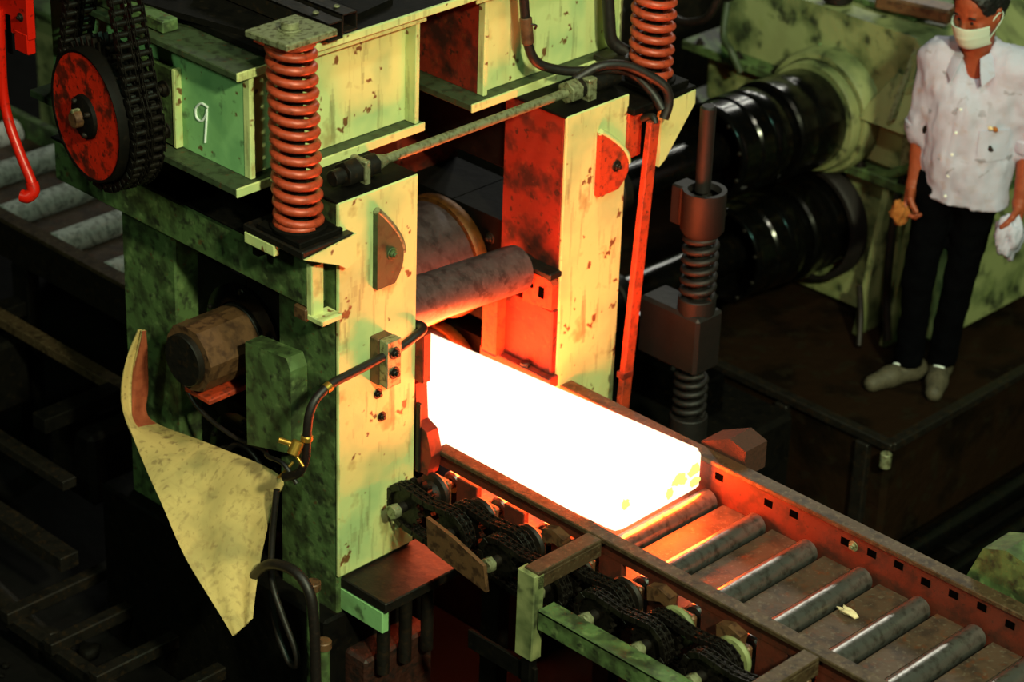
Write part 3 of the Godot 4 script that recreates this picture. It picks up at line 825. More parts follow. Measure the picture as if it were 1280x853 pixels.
func rolls() -> void:
	for k in 2:
		var y: float = [-0.30, -0.79][k]
		var o := thing("work_roll", ["upper work roll between the housings, grey-violet barrel with a bronze collar", "lower work roll, its red lit neck in the window under the upper neck"][k], "mill roll", V(-0.55, y, -0.67), "work rolls")
		var ax := Shape.along(V(-0.55, y, -0.34), V(-0.55, y, -1.0))
		part("barrel", Shape.new().lathe([Vector2(0, 0), Vector2(0.205, 0), Vector2(0.212, 0.008), Vector2(0.212, 0.60), Vector2(0.205, 0.61), Vector2(0, 0.61)], 48, ax), M.roll_steel, o)
		part("collar", Shape.new().lathe([Vector2(0.19, 0.61), Vector2(0.222, 0.61), Vector2(0.226, 0.62), Vector2(0.226, 0.65), Vector2(0.215, 0.665), Vector2(0.12, 0.67)], 48, ax), M.bronze, o)
		part("neck", rod(V(-0.55, y, -1.0), V(-0.55, y, -1.4), 0.12, 28), M.dark_steel, o)
		part("neck", rod(V(-0.55, y, -0.33), V(-0.55, y, -0.05 - 0.06 * k), 0.12, 28), M.dark_steel, o)
		# fluted wobbler end that sticks out of the near window
		var w := Shape.new()
		var poly := PackedVector2Array()
		for i in 12:
			var a := TAU * i / 12.0 + 0.12
			poly.append(Vector2(-0.55, y) + Vector2(cos(a), sin(a)) * (0.118 if i % 2 == 0 else 0.113))
		w.prism(poly, 0.22 - 0.12 * k, Transform3D(Basis(), V(0, 0, -0.06 - 0.06 * k)))
		part("wobbler", w, M.brown_block if k == 0 else M.oily_black, o)
		part("wobbler_cap", rod(V(-0.55, y, 0.16 - 0.18 * k), V(-0.55, y, 0.185 - 0.18 * k), 0.09, 24), M.dark_steel, o)
		# chock that fills the window
		var zc := -0.30
		var c := thing("bearing_chock", ["upper bearing chock in the window of the near housing", "lower bearing chock in the window of the near housing"][k], "bearing", V(-0.55, y, zc), "near bearing chocks")
		chock_block(c, y, -0.31, 0.22)
		part("bearing_ring", Shape.new().lathe([Vector2(0.125, 0.0), Vector2(0.18, 0.0), Vector2(0.185, 0.02), Vector2(0.15, 0.03), Vector2(0.125, 0.03)], 32, Shape.along(V(-0.55, y, -0.09), V(-0.55, y, 0))), M.oily_black, c)
		for i in 5:
			bolt(V(-0.55, y, -0.075) + V(cos(i * TAU / 5.0 + 0.3), sin(i * TAU / 5.0 + 0.3), 0) * 0.165, V(0, 0, 1), 0.013, "cap_bolt", M.dark_steel, c)
		# far chock
		var f := thing("bearing_chock", ["upper bearing chock in the window of the far housing", "lower bearing chock in the window of the far housing"][k], "bearing", V(-0.55, y, -1.16), "far bearing chocks")
		chock_block(f, y, -1.29, 0.26)
		for q in [V(-0.36, y + 0.12, -1.03), V(-0.36, y + 0.0, -1.03)]:
			bolt(q, V(0, 0, 1), 0.014, "bolt", M.dark_steel, f)
	# strap of scale lit orange between the roll necks
	var st := thing("descaling_strap", "short orange lit strap under the upper roll neck in the near window", "strap", V(-0.55, -0.46, 0.0))
	part("strap", bx(V(-0.60, -0.45, -0.08), V(-0.47, -0.43, 0.14), 0.004), M.rusty_orange, st)
	part("hanger", bx(V(-0.50, -0.44, -0.05), V(-0.485, -0.40, -0.03), 0.002), M.dark_steel, st)
	# entry hold-down roller
	var r := thing("pinch_roller", "thick smooth roller held across the stand just above the glowing slab", "roller", V(-0.07, -0.12, -0.64))
	var ra := V(-0.148, -0.145, -0.336)
	var rb := V(-0.15, -0.194, -0.96)
	part("barrel", Shape.new().rod(ra, rb, 0.083, 40, 0.016), M.roll_steel, r)
	part("journal", rod(rb, rb + (rb - ra).normalized() * 0.06, 0.04, 20), M.dark_steel, r)
	var b := thing("roller_bracket", "orange lit bearing bracket with two holes at the end of the thick roller", "bracket", V(-0.05, -0.25, -1.0))
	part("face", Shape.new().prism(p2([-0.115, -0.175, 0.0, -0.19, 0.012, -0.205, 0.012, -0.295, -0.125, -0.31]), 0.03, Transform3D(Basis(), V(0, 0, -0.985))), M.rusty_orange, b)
	part("top", bx(V(-0.14, -0.19, -1.015), V(0.0, -0.165, -0.955), 0.004), M.dark_steel, b)
	part("slot", bx(V(-0.05, -0.265, -0.956), V(-0.025, -0.225, -0.951), 0.002), M.hole_black, b)
	part("bolt_hole", rod(V(-0.085, -0.235, -0.958), V(-0.085, -0.235, -0.9525), 0.010, 14, 0.001), M.hole_black, b)
	# side guard beside the pass on the far side
	var sg := thing("side_guard", "red lit side guard plate beside the slab at the far housing", "guard plate", V(-0.1, -0.6, -0.99))
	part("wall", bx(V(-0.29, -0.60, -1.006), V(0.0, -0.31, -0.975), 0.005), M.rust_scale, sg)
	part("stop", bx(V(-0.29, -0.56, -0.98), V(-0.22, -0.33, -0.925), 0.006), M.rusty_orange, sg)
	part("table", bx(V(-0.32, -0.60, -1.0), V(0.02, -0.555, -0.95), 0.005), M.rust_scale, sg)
	part("bolt", rod(V(-0.10, -0.555, -0.955), V(-0.10, -0.535, -0.955), 0.018, 14), M.dark_steel, sg)
	var sn := thing("side_guard", "red lit guard shoe beside the slab at the near housing", "guard plate", V(0.0, -0.6, -0.38))
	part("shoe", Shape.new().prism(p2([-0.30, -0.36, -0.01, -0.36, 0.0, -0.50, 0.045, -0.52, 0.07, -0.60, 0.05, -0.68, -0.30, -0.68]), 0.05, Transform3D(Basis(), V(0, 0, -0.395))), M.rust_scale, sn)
	part("bar", bx(V(0.0, -0.68, -0.347), V(0.02, -0.42, -0.336), 0.003), M.dark_steel, sn)

func chain_link(n: int) -> Array:
	# one pitch of duplex chain along +x, rollers along z; returns the meshes of inner and outer links
	return []

const ROLLERS := [0.07, 0.29, 0.505, 0.718, 0.925, 1.14, 1.36, 1.585, 1.795, 2.01]

func table() -> void:
	var o := thing("roller_table", "roller table frame with steel rails and apron plates leading to the lower right", "conveyor", V(1.0, -1.75, -0.7))
	# far rail: a channel with punched slots
	var fr := part("far_rail", bx(V(0.02, -0.79, -1.045), V(2.7, -0.602, -1.012), 0.003), M.rail_rust, o, "far rail of the roller table with slots")
	part("rail_flange", bx(V(0.02, -0.615, -1.062), V(2.7, -0.597, -1.004), 0.003), M.rail_steel, fr)
	for k in 22:
		var x: float = 0.62 + k * 0.105
		if k in [2, 5]:
			continue
		part("slot", bx(V(x, -0.668 + 0.006 * (k % 3), -1.0125), V(x + 0.034, -0.642 + 0.006 * (k % 3), -1.0105), 0.002), M.hole_black, fr)
	bolt(V(1.30, -0.655, -1.012), V(0, 0, 1), 0.012, "rail_bolt", M.pale_metal, fr)
	var nr := part("near_rail", bx(V(0.045, -0.662, -0.425), V(2.7, -0.60, -0.40), 0.003), M.rail_rust, o, "near rail of the roller table")
	for k in ROLLERS.size() - 1:
		var gap := 0.055 if k > 2 else 0.062
		part("rail_web", bx(V(ROLLERS[k] + gap, -0.79, -0.425), V(ROLLERS[k + 1] - gap, -0.655 if k > 2 else -0.672, -0.40), 0.003), M.rail_rust, nr)
	part("rail_flange", bx(V(0.045, -0.612, -0.436), V(2.7, -0.594, -0.385), 0.003), M.rail_steel, nr)
	# apron plates between the rollers
	for k in ROLLERS.size() - 1:
		var a: float = ROLLERS[k] + 0.052
		var b: float = ROLLERS[k + 1] - 0.052
		part("apron_plate", bx(V(a, -0.752, -1.01), V(b, -0.74, -0.426), 0.003), M.plate_steel, o)
		part("cross_bar", bx(V(a + 0.02, -0.80, -1.01), V(a + 0.04, -0.752, -0.426), 0.002), M.dark_steel, o)
	# arms that brace the near rail, and their legs
	for x in [0.765, 1.63]:
		var arm := part("brace_arm", bx(V(x - 0.03, -0.612, -0.386), V(x + 0.03, -0.597, -0.10), 0.003), M.rail_steel, o)
		part("arm_web", bx(V(x + 0.022, -0.66, -0.386), V(x + 0.03, -0.612, -0.10), 0.002), M.rail_steel, arm)
		part("leg", bx(V(x - 0.045, -0.92, -0.13), V(x + 0.03, -0.605, -0.085), 0.004), M.pale_casting if x < 1 else M.rail_steel, o)
		part("post", bx(V(x - 0.02, -1.75, -0.125), V(x + 0.02, -0.92, -0.09), 0.004), M.grease, o)
	# lower side beam that carries the drives
	var lb := part("side_beam", bx(V(0.80, -0.80, -0.115), V(2.5, -0.728, -0.10), 0.003), M.dirty_green, o)
	part("beam_flange", bx(V(0.80, -0.74, -0.17), V(2.5, -0.727, -0.10), 0.003), M.dirty_green, lb)
	part("end_plate", Shape.new().prism(p2([0.30, -0.625, 0.42, -0.645, 0.56, -0.685, 0.575, -0.775, 0.31, -0.735]), 0.014, Transform3D(Basis(), V(0, 0, -0.115))), M.brown_block, o)
	part("tail_beam", bx(V(0.5, -1.02, -0.115), V(0.80, -0.95, -0.10), 0.003), M.grease, o)
	for x in [0.3, 1.3, 2.2]:
		part("floor_leg", bx(V(x - 0.04, -1.75, -1.04), V(x + 0.04, -0.79, -0.98), 0.004), M.grease, o)
		part("floor_leg", bx(V(x - 0.04, -1.75, -0.46), V(x + 0.04, -0.79, -0.40), 0.004), M.grease, o)
	# rollers
	var proto: Node3D
	var said := ["roller under the tail of the slab, at the stand", "roller under the slab, second from the stand", "roller under the slab, third from the stand", "table roller lit yellow under the front end of the slab",
		"first bare table roller in front of the slab, reddened at its near end", "second bare table roller in front of the slab", "third bare table roller, beside the scrap of crumpled paper", "fourth bare table roller in front of the slab",
		"fifth bare table roller, at the bottom edge of the picture", "table roller at the lower right corner, farthest from the stand"]
	for k in ROLLERS.size():
		var x: float = ROLLERS[k]
		if proto == null:
			proto = thing("table_roller", said[k], "roller", V(x, -0.74, -0.7), "rollers of the roller table")
			var ax := Shape.along(V(x, -0.74, -1.0), V(x, -0.74, -0.4))
			part("barrel", Shape.new().lathe([Vector2(0, 0), Vector2(0.032, 0), Vector2(0.040, 0.007), Vector2(0.040, 0.555), Vector2(0.034, 0.562), Vector2(0, 0.562)], 28, ax), M.roller_steel, proto)
			part("shaft", rod(V(x, -0.74, -1.03), V(x, -0.74, -0.175), 0.018, 16), M.dark_steel, proto)
			part("hub", Shape.new().lathe([Vector2(0.018, 0), Vector2(0.066, 0), Vector2(0.07, 0.008), Vector2(0.066, 0.02), Vector2(0.045, 0.024), Vector2(0.04, 0.05), Vector2(0.018, 0.05)], 28, Shape.along(V(x, -0.74, -0.372), V(x, -0.74, 0))), M.pale_casting, proto)
			part("bearing_housing", bx(V(x - 0.05, -0.79, -0.398), V(x + 0.05, -0.69, -0.372), 0.008), M.brown_block, proto)
			for z in [-0.30, -0.235]:
				part("sprocket", sprocket_shape(V(x, -0.74, z), 0.068, 16, 0.02), M.chain_steel, proto)
			part("shaft_nut", hexa(V(x, -0.74, -0.195), V(x, -0.74, -0.165), 0.026), M.pale_metal, proto)
		else:
			var c := proto.duplicate()
			c.name = numbered("table_roller")
			add_child(c)
			c.position = V(x, -0.74, -0.7)
			c.set_meta("label", said[k])
		if k < 5 or k > 6:
			(get_child(-1).get_node("hub") as MeshInstance3D).material_override = M.dark_steel
		else:
			(get_child(-1).get_node("hub") as MeshInstance3D).material_override = M.pale_casting

func sprocket_shape(c: Vector3, r: float, teeth: int, w: float) -> Shape:
	var poly := PackedVector2Array()
	for i in teeth:
		for q in [[0.0, 0.90], [0.22, 0.93], [0.42, 1.08], [0.58, 1.08], [0.78, 0.93]]:
			var a: float = TAU * (i + q[0]) / teeth
			poly.append(Vector2(cos(a), sin(a)) * r * q[1])
	return Shape.new().prism(poly, w, Transform3D(Basis(), c - V(0, 0, w / 2.0)))

# links of a chain along a closed or open path in the plane z; strands side by side
func chain(called: String, label: String, at: Vector3, path: PackedVector3Array, pitch: float, strands: int, gap: float, group := "") -> void:
	var o := thing(called, label, "chain", at, group)
	var total := 0.0
	for i in path.size() - 1:
		total += path[i].distance_to(path[i + 1])
	var n := int(round(total / pitch))
	var pts := []
	var seg := 0
	var run := 0.0
	for k in n + 1:
		var want := total * k / n
		while seg < path.size() - 2 and run + path[seg].distance_to(path[seg + 1]) < want:
			run += path[seg].distance_to(path[seg + 1])
			seg += 1
		pts.append(path[seg].lerp(path[seg + 1], clampf((want - run) / maxf(path[seg].distance_to(path[seg + 1]), 1e-6), 0, 1)))
	var meshes := []
	for outer in 2:
		var s := Shape.new()
		var h := pitch * 0.40
		for j in strands:
			var z := (j - (strands - 1) / 2.0) * gap
			for e in [-1, 1]:
				var zz: float = z + e * gap * (0.40 if outer else 0.30)
				s.box(V(-pitch * 0.36, -h, zz - 0.0016), V(pitch * 1.36, h, zz + 0.0016), 0.001)
			s.rod(V(0, 0, z - gap * 0.46), V(0, 0, z + gap * 0.46), pitch * 0.30, 8, 0.001)
		meshes.append(s.mesh(Vector3.ZERO))
	for k in n:
		var d: Vector3 = (pts[k + 1] - pts[k]).normalized()
		var l := MeshInstance3D.new()
		l.name = "link"
		l.mesh = meshes[k % 2]
		l.material_override = M.chain_steel
		l.transform = Transform3D(Basis(d, V(0, 0, 1).cross(d).normalized(), V(0, 0, 1)), pts[k] - at)
		o.add_child(l, true)

func loop_path(a: Vector3, b: Vector3, r: float, sag := 0.0) -> PackedVector3Array:
	# round two equal sprockets
	var p := PackedVector3Array()
	var d := (b - a).normalized()
	var nrm := V(-d.y, d.x, 0)
	for k in 9:
		var t := PI * k / 8.0
		p.append(b + (nrm * cos(t) + d * sin(t)) * r)
	if sag > 0.0:
		p.append((a + b) / 2.0 - nrm * r + V(0, -sag, 0))
	for k in 9:
		var t := PI * k / 8.0
		p.append(a + (-nrm * cos(t) - d * sin(t)) * r)
	if sag > 0.0:
		p.append((a + b) / 2.0 + nrm * r + V(0, -sag, 0))
	p.append(p[0])
	return p

func drives() -> void:
	var said := ["drive chain nearest the stand, joining the first two table rollers", "drive chain joining the second and third table rollers", "drive chain just left of the green brace leg", "drive chain passing behind the green brace leg",
		"drive chain just right of the green brace leg", "drive chain below the rail, between the two pale hub discs", "drive chain below the rail, beyond the pale hub discs"]
	for k in said.size():
		var a := V(ROLLERS[k], -0.74, -0.30 if k % 2 else -0.235)
		var b := V(ROLLERS[k + 1], -0.74, a.z)
		chain("drive_chain", said[k], (a + b) / 2.0, loop_path(a, b, 0.071, 0.012), 0.027, 2, 0.024, "drive chains of the roller table")

func slab() -> void:
	var m := StandardMaterial3D.new()
	m.resource_name = "glowing_steel"
	m.albedo_color = C(0.25, 0.2, 0.18)
	m.roughness = 0.8
	m.emission_enabled = true
	m.emission = C(1.0, 0.93, 0.79)
	m.emission_energy_multiplier = 1.7
	var scale := StandardMaterial3D.new()
	scale.resource_name = "cooler_scale"
	scale.albedo_color = C(0.3, 0.25, 0.15)
	scale.roughness = 0.9
	scale.emission_enabled = true
	scale.emission = C(1.0, 0.96, 0.50)
	scale.emission_energy_multiplier = 1.15
	var s := Shape.new()
	# plan: the slab runs slightly askew on the rollers
	var plan := p2([-0.60, 0.885, 0.675, 0.985, 0.692, 0.97, 0.70, 0.60, 0.69, 0.572, 0.66, 0.565, -0.60, 0.50])
	var b := Basis(V(1, 0, 0), V(0, 0, -1), V(0, 1, 0))
	var lo := PackedVector2Array()
	for q in plan:
		lo.append(q.lerp(Vector2(0.05, 0.75), 0.012))
	s.prism(plan, 0.116, Transform3D(b, V(0, -0.688, 0)))
	s.prism(lo, 0.139, Transform3D(b, V(0, -0.699, 0)))
	var o := thing("hot_slab", "white-hot glowing steel slab leaving the rolls on the roller table", "steel slab", V(0.05, -0.70, -0.75))
	part("glowing_body", s, m, o)
	# flakes of cooler scale on the front end
	var rng := RandomNumberGenerator.new()
	rng.seed = 4
	for k in 6:
		var z := rng.randf_range(-0.95, -0.80) if k < 5 else -0.60
		var y := rng.randf_range(-0.67, -0.60)
		part("glowing_flake", Shape.new().lump(V(0.698, y, z), V(0.006, rng.randf_range(0.01, 0.022), rng.randf_range(0.012, 0.03)), 0.7, k, 6), scale, o)
	var hot := C(1.0, 0.33, 0.06)
	var e := 17.0
	area("slab_top_light", V(0.05, -0.548, -0.735), V(0, 1, 0), Vector2(0.40, 1.28), hot, e * 0.68)
	area("slab_front_light", V(0.7025, -0.63, -0.78), V(1, 0, 0), Vector2(0.38, 0.12), hot, e * 1.7)
	area("slab_bottom_light", V(0.05, -0.7025, -0.735), V(0, -1, 0), Vector2(0.40, 1.28), hot, e * 0.35)
	area("slab_near_light", V(0.03, -0.63, -0.523), V(-0.0515, 0, 1), Vector2(1.2, 0.12), hot, e)
	area("slab_far_light", V(0.03, -0.63, -0.946), V(-0.078, 0, -1), Vector2(1.2, 0.12), hot, e)

func left_side() -> void:
	# big sprocket and its chain
	var c := V(-0.793, 0.522, 0.33)
	var o := thing("chain_sprocket", "large red sprocket wheel with a greasy hub, above the near housing beam", "sprocket", c)
	part("disc", Shape.new().lathe([Vector2(0.03, -0.01), Vector2(0.198, -0.01), Vector2(0.206, -0.004), Vector2(0.206, 0.02), Vector2(0.03, 0.02)], 48, Shape.along(c + V(0, 0, -0.012), c + V(0, 0, 1))), M.red_paint, o)
	part("rim", Shape.new().lathe([Vector2(0.198, -0.13), Vector2(0.216, -0.13), Vector2(0.216, 0.01), Vector2(0.212, 0.022), Vector2(0.204, 0.02), Vector2(0.198, 0.0)], 48, Shape.along(c + V(0, 0, -0.01), c + V(0, 0, 1)), true), M.grease, o)
	part("hub", Shape.new().lathe([Vector2(0.028, 0.0), Vector2(0.075, 0.0), Vector2(0.07, 0.02), Vector2(0.05, 0.03), Vector2(0.028, 0.03)], 32, Shape.along(c, c + V(0, 0, 1))), M.grease, o)
	part("shaft", rod(c - V(0, 0, 0.12), c + V(0, 0, 0.055), 0.028, 24), M.brown_block, o)
	part("key", bx(c + V(-0.006, 0.02, 0.02), c + V(0.006, 0.033, 0.056), 0.001), M.pale_metal, o)
	for k in 4:
		var a := k * TAU / 4.0 + 0.5
		part("hub_bolt", rod(c + V(cos(a), sin(a), 0) * 0.055 + V(0, 0, 0.02), c + V(cos(a), sin(a), 0) * 0.055 + V(0, 0, 0.038), 0.009, 10), M.dark_steel, o)
	for z in [-0.105, -0.045]:
		part("tooth_ring", sprocket_shape(c + V(0, 0, z), 0.226, 40, 0.016), M.chain_steel, o)
	var path := PackedVector3Array()
	var r := 0.238
	path.append(c + V(0.02, 0.80, -0.075))
	for k in 25:
		var t := deg_to_rad(30.0 - k * 240.0 / 24.0)
		path.append(c + V(cos(t), sin(t), 0) * r + V(0, 0, -0.075))
	path.append(c + V(-0.02, 0.80, -0.075))
	chain("lifting_chain", "heavy double roller chain running round the red sprocket wheel and up out of the picture", c, path, 0.034, 2, 0.06)
	o.rotation.y = -0.13
	get_node("lifting_chain").rotation.y = -0.13
	# red lever in the upper left corner
	var l := thing("hand_lever", "bright red bent lever hanging from a red bracket at the upper left corner", "lever", V(-1.1, 0.8, 0.4))
	part("bracket", bx(V(-1.25, 0.73, 0.37), V(-0.985, 0.98, 0.40), 0.004), M.clean_red, l)
	part("lug", bx(V(-1.06, 0.68, 0.37), V(-0.99, 0.75, 0.402), 0.004), M.clean_red, l)
	part("slot", bx(V(-1.10, 0.66, 0.398), V(-1.075, 0.79, 0.4025), 0.002), M.hole_black, l)
	for q in [V(-1.02, 0.80, 0.40), V(-1.03, 0.90, 0.40)]:
		bolt(q, V(0, 0, 1), 0.01, "bolt", M.dark_steel, l)
	part("arm", hose([V(-1.122, 0.80, 0.41), V(-1.125, 0.67, 0.41), V(-1.128, 0.52, 0.41), V(-1.105, 0.42, 0.41), V(-1.055, 0.33, 0.41), V(-1.005, 0.255, 0.41), V(-0.995, 0.22, 0.412)], 0.0165), M.clean_red, l)
	part("grip", hose([V(-0.998, 0.25, 0.412), V(-0.990, 0.222, 0.414), V(-1.0, 0.205, 0.43), V(-1.018, 0.205, 0.44)], 0.021), M.clean_red, l)
	# back roller table behind the stand
	var t := thing("entry_table", "dark entry roller table behind the stand at the left edge, with pale rollers", "conveyor", V(-2.2, -1.75, -0.7))
	part("near_rail", bx(V(-4.2, -0.80, -0.44), V(-1.15, -0.62, -0.405), 0.003), M.dark_steel, t)
	part("rail_flange", bx(V(-4.2, -0.635, -0.45), V(-1.15, -0.617, -0.385), 0.003), M.rail_steel, t)
	part("far_rail", bx(V(-4.2, -0.80, -1.05), V(-1.15, -0.60, -1.01), 0.003), M.dirty_green, t)
	part("lower_rail", bx(V(-4.2, -0.98, -0.30), V(-1.3, -0.94, -0.24), 0.003), M.rail_steel, t)
	part("lower_rail", bx(V(-4.2, -1.22, 0.02), V(-1.4, -1.18, 0.08), 0.003), M.dark_steel, t)
	part("lower_rail", bx(V(-4.2, -1.48, 0.10), V(-1.3, -1.42, 0.18), 0.003), M.dark_steel, t)
	for x in [-1.5, -2.3, -3.1]:
		part("leg", bx(V(x - 0.05, -1.75, -0.46), V(x + 0.05, -0.8, -0.40), 0.004), M.grease, t)
		part("strut", bx(V(x - 0.04, -1.0, -0.40), V(x + 0.04, -0.94, 0.10), 0.004), M.grease, t)
		part("motor_box", bx(V(x - 0.16, -1.35, -0.36), V(x + 0.1, -1.05, -0.05), 0.02), M.grease, t)
	var xs := [-1.79, -2.125, -2.46, -2.80, -3.13]
	for k in xs.size() - 1:
		part("apron_plate", bx(V(xs[k + 1] + 0.06, -0.70, -1.01), V(xs[k] - 0.06, -0.688, -0.44), 0.003), M.plate_steel, t)
	var said := ["pale entry roller nearest the green rear post", "pale entry roller left of the red sprocket bottom, second from the rear post",
		"pale entry roller under the tip of the red lever, third from the rear post", "pale entry roller beside the red lever, fourth from the rear post", "pale entry roller at the left edge, farthest from the stand"]
	for k in xs.size():
		single("entry_roller", rod(V(xs[k], -0.672, -1.0), V(xs[k], -0.672, -0.45), 0.058, 28, 0.006), M.bright_roller, V(xs[k], -0.672, -0.72), said[k], "roller", "rollers of the entry table")
	# curled sheet that hangs beside the near housing
	var rows := [
		[[V(-0.715, -0.226, 0.22), V(-0.68, -0.20, 0.235)]],
	]
	var le := [V(-0.86, -0.33, 0.12), V(-0.90, -0.47, 0.15), V(-0.90, -0.59, 0.17), V(-0.845, -0.655, 0.195), V(-0.765, -0.69, 0.225), V(-0.64, -0.73, 0.27), V(-0.515, -0.775, 0.31), V(-0.36, -0.88, 0.35), V(-0.22, -0.965, 0.37), V(-0.08, -1.045, 0.385)]
	var ri := [V(-0.835, -0.325, 0.115), V(-0.85, -0.43, 0.10), V(-0.88, -0.57, 0.075), V(-0.88, -0.70, 0.07), V(-0.56, -0.66, 0.075), V(-0.187, -0.61, 0.09), V(-0.185, -0.70, 0.12), V(-0.16, -0.78, 0.17), V(-0.14, -0.90, 0.22), V(-0.065, -1.0, 0.315)]
	rows.clear()
	var fine := 6
	var lc := curve(le, fine)
	var rc := curve(ri, fine)
	for i in lc.size():
		var row := []
		for j in 13:
			var f := j / 12.0
			var p := lc[i].lerp(rc[i], f)
			# hollow like a curled hide, with shallow waves
			var hang := float(i) / lc.size()
			p += V(-0.35, -0.5, -0.6) * (0.06 * sin(PI * f) * clampf(hang * 1.6, 0.25, 1.0)) * (lc[i].distance_to(rc[i]))
			p += V(0.5, 0.3, 0.8) * 0.008 * sin(f * 11.0 + i * 0.21)
			row.append(p)
		rows.append(row)
	var sh := thing("curled_sheet", "curled buff sheet hanging like an apron in front of the near housing window", "sheet", V(-0.45, -0.6, 0.2))
	part("sheet", Shape.new().sheet(rows, 0.006), M.buff_sheet, sh)
	var glow_rows := []  # orange overlay in place of slab light on the flap
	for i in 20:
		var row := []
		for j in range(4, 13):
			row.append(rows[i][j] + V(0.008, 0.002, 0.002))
		glow_rows.append(row)
	part("glow_tinted_flap", Shape.new().sheet(glow_rows, 0.003), M.flap_glow, sh, "inner side of the raised flap, orange slab glow put into its colour")
	part("tie_wire", hose([V(-0.19, -0.615, 0.09), V(-0.17, -0.60, 0.10), V(-0.15, -0.57, 0.09), V(-0.14, -0.545, 0.07)], 0.005), M.brass, sh)

func services() -> void:
	# cooling water pipe on the near housing
	var o := thing("water_pipe", "bent steel water pipe clamped on the cream face of the near housing", "pipe", V(0.05, -0.2, 0.0))
	part("tube", hose([V(-0.04, -0.15, -0.352), V(0.01, -0.138, -0.345), V(0.045, -0.128, -0.322), V(0.058, -0.130, -0.285), V(0.06, -0.15, -0.2), V(0.06, -0.158, -0.10), V(0.06, -0.165, 0.0), V(0.06, -0.17, 0.07), V(0.062, -0.18, 0.115), V(0.062, -0.205, 0.155), V(0.062, -0.25, 0.178), V(0.06, -0.32, 0.185), V(0.055, -0.40, 0.188), V(0.03, -0.46, 0.195), V(-0.03, -0.50, 0.20)], 0.0145, 6, 14), M.rubber, o)
	part("coupling", rod(V(0.061, -0.1735, 0.088), V(0.0615, -0.181, 0.112), 0.017, 16), M.brass, o)
	part("clamp_band", rod(V(0.06, -0.315, 0.185), V(0.06, -0.335, 0.186), 0.019, 16), M.brass, o)
	var v := part("valve", rod(V(0.05, -0.33, 0.21), V(0.05, -0.37, 0.235), 0.02, 14), M.brass, o, "small brass valve")
	part("valve_handle", rod(V(0.03, -0.34, 0.235), V(0.09, -0.40, 0.225), 0.005, 8), M.brass, v)
	part("valve_stem", rod(V(0.05, -0.345, 0.215), V(0.0, -0.33, 0.25), 0.009, 10), M.brass, v)
	var cl := thing("pipe_clamp", "flat steel clamp block with two bolts gripping the water pipe", "clamp", V(0.03, -0.18, -0.16))
	part("block", bx(V(0.0, -0.268, -0.196), V(0.042, -0.102, -0.132), 0.004), M.brown_block, cl)
	part("cover", bx(V(0.042, -0.265, -0.196), V(0.080, -0.10, -0.134), 0.003), M.pale_metal, cl)
	for y in [-0.145, -0.215]:
		bolt(V(0.080, y, -0.165), V(1, 0, 0), 0.014, "bolt", M.dark_steel, cl)
	# hoses over the far girder
	var h1 := thing("hydraulic_hose", "brown hose hanging down the face of the far box girder", "hose", V(-0.15, 0.5, -1.0), "hoses on the far housing")
	part("hose", hose([V(-0.20, 0.95, -0.93), V(-0.20, 0.80, -0.98), V(-0.195, 0.68, -0.995), V(-0.185, 0.60, -1.0), V(-0.165, 0.53, -1.03), V(-0.13, 0.49, -1.12), V(-0.09, 0.475, -1.22), V(-0.05, 0.47, -1.30), V(-0.03, 0.44, -1.36), V(0.02, 0.38, -1.40), V(0.06, 0.33, -1.41)], 0.0165), M.rubber, h1)
	part("ferrule", rod(V(-0.195, 0.69, -0.995), V(-0.185, 0.60, -1.0), 0.021, 16), M.brown_block, h1)
	part("wire_tie", hose([V(-0.175, 0.67, -1.0), V(-0.165, 0.665, -1.015), V(-0.175, 0.65, -1.02)], 0.004), M.dark_steel, h1)
	var h2 := thing("hydraulic_hose", "second hose, looping from the girder end over the tie rod sleeve to the red bar", "hose", V(-0.1, 0.45, -1.3), "hoses on the far housing")
	part("hose", hose([V(-0.10, 0.46, -1.14), V(-0.06, 0.50, -1.22), V(-0.02, 0.49, -1.31), V(0.03, 0.44, -1.39), V(0.06, 0.40, -1.425), V(0.07, 0.35, -1.43), V(0.07, 0.30, -1.41)], 0.017), M.rubber, h2)
	var h3 := thing("drop_pipe", "brown vertical pipe at the right end of the far box girder", "pipe", V(-0.2, 0.45, -1.4))
	part("pipe", hose([V(-0.21, 1.0, -1.40), V(-0.21, 0.72, -1.405), V(-0.20, 0.58, -1.41), V(-0.19, 0.50, -1.42), V(-0.16, 0.46, -1.46)], 0.022), M.rubber, h3)
	part("foot", bx(V(-0.24, 0.425, -1.50), V(-0.13, 0.45, -1.38), 0.004), M.dark_steel, h3)
	# red leaning bar right of the far housing
	var b := thing("guard_bar", "orange-red flat bar leaning down the right side of the far housing", "bar", V(0.08, -0.2, -1.3))
	var ba := V(0.08, 0.315, -1.345)
	var bb := V(0.10, -0.95, -1.235)
	var t := Shape.along(ba, bb)
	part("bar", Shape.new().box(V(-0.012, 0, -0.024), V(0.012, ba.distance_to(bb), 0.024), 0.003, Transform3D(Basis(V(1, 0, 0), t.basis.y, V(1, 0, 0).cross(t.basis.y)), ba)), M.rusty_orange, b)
	part("hook", hose([ba + V(-0.05, -0.01, 0.0), ba + V(-0.01, 0.01, -0.005), ba + V(0.01, -0.01, 0.0)], 0.012), M.dark_steel, b)
	part("band", bx(V(0.075, -0.63, -1.285), V(0.11, -0.605, -1.235), 0.002), M.rust_scale, b)
	# screw column behind the bar
	var sx := 0.115
	var sz := -1.6
	var p := thing("screw_column", "dark brown screw column with a rod, cup and springs, right of the orange bar", "column", V(sx, -1.75, sz))
	part("rod", Shape.new().rod(V(sx - 0.01, -0.02, sz), V(sx - 0.01, 0.305, sz), 0.028, 20, 0.006), M.brown_dark, p)
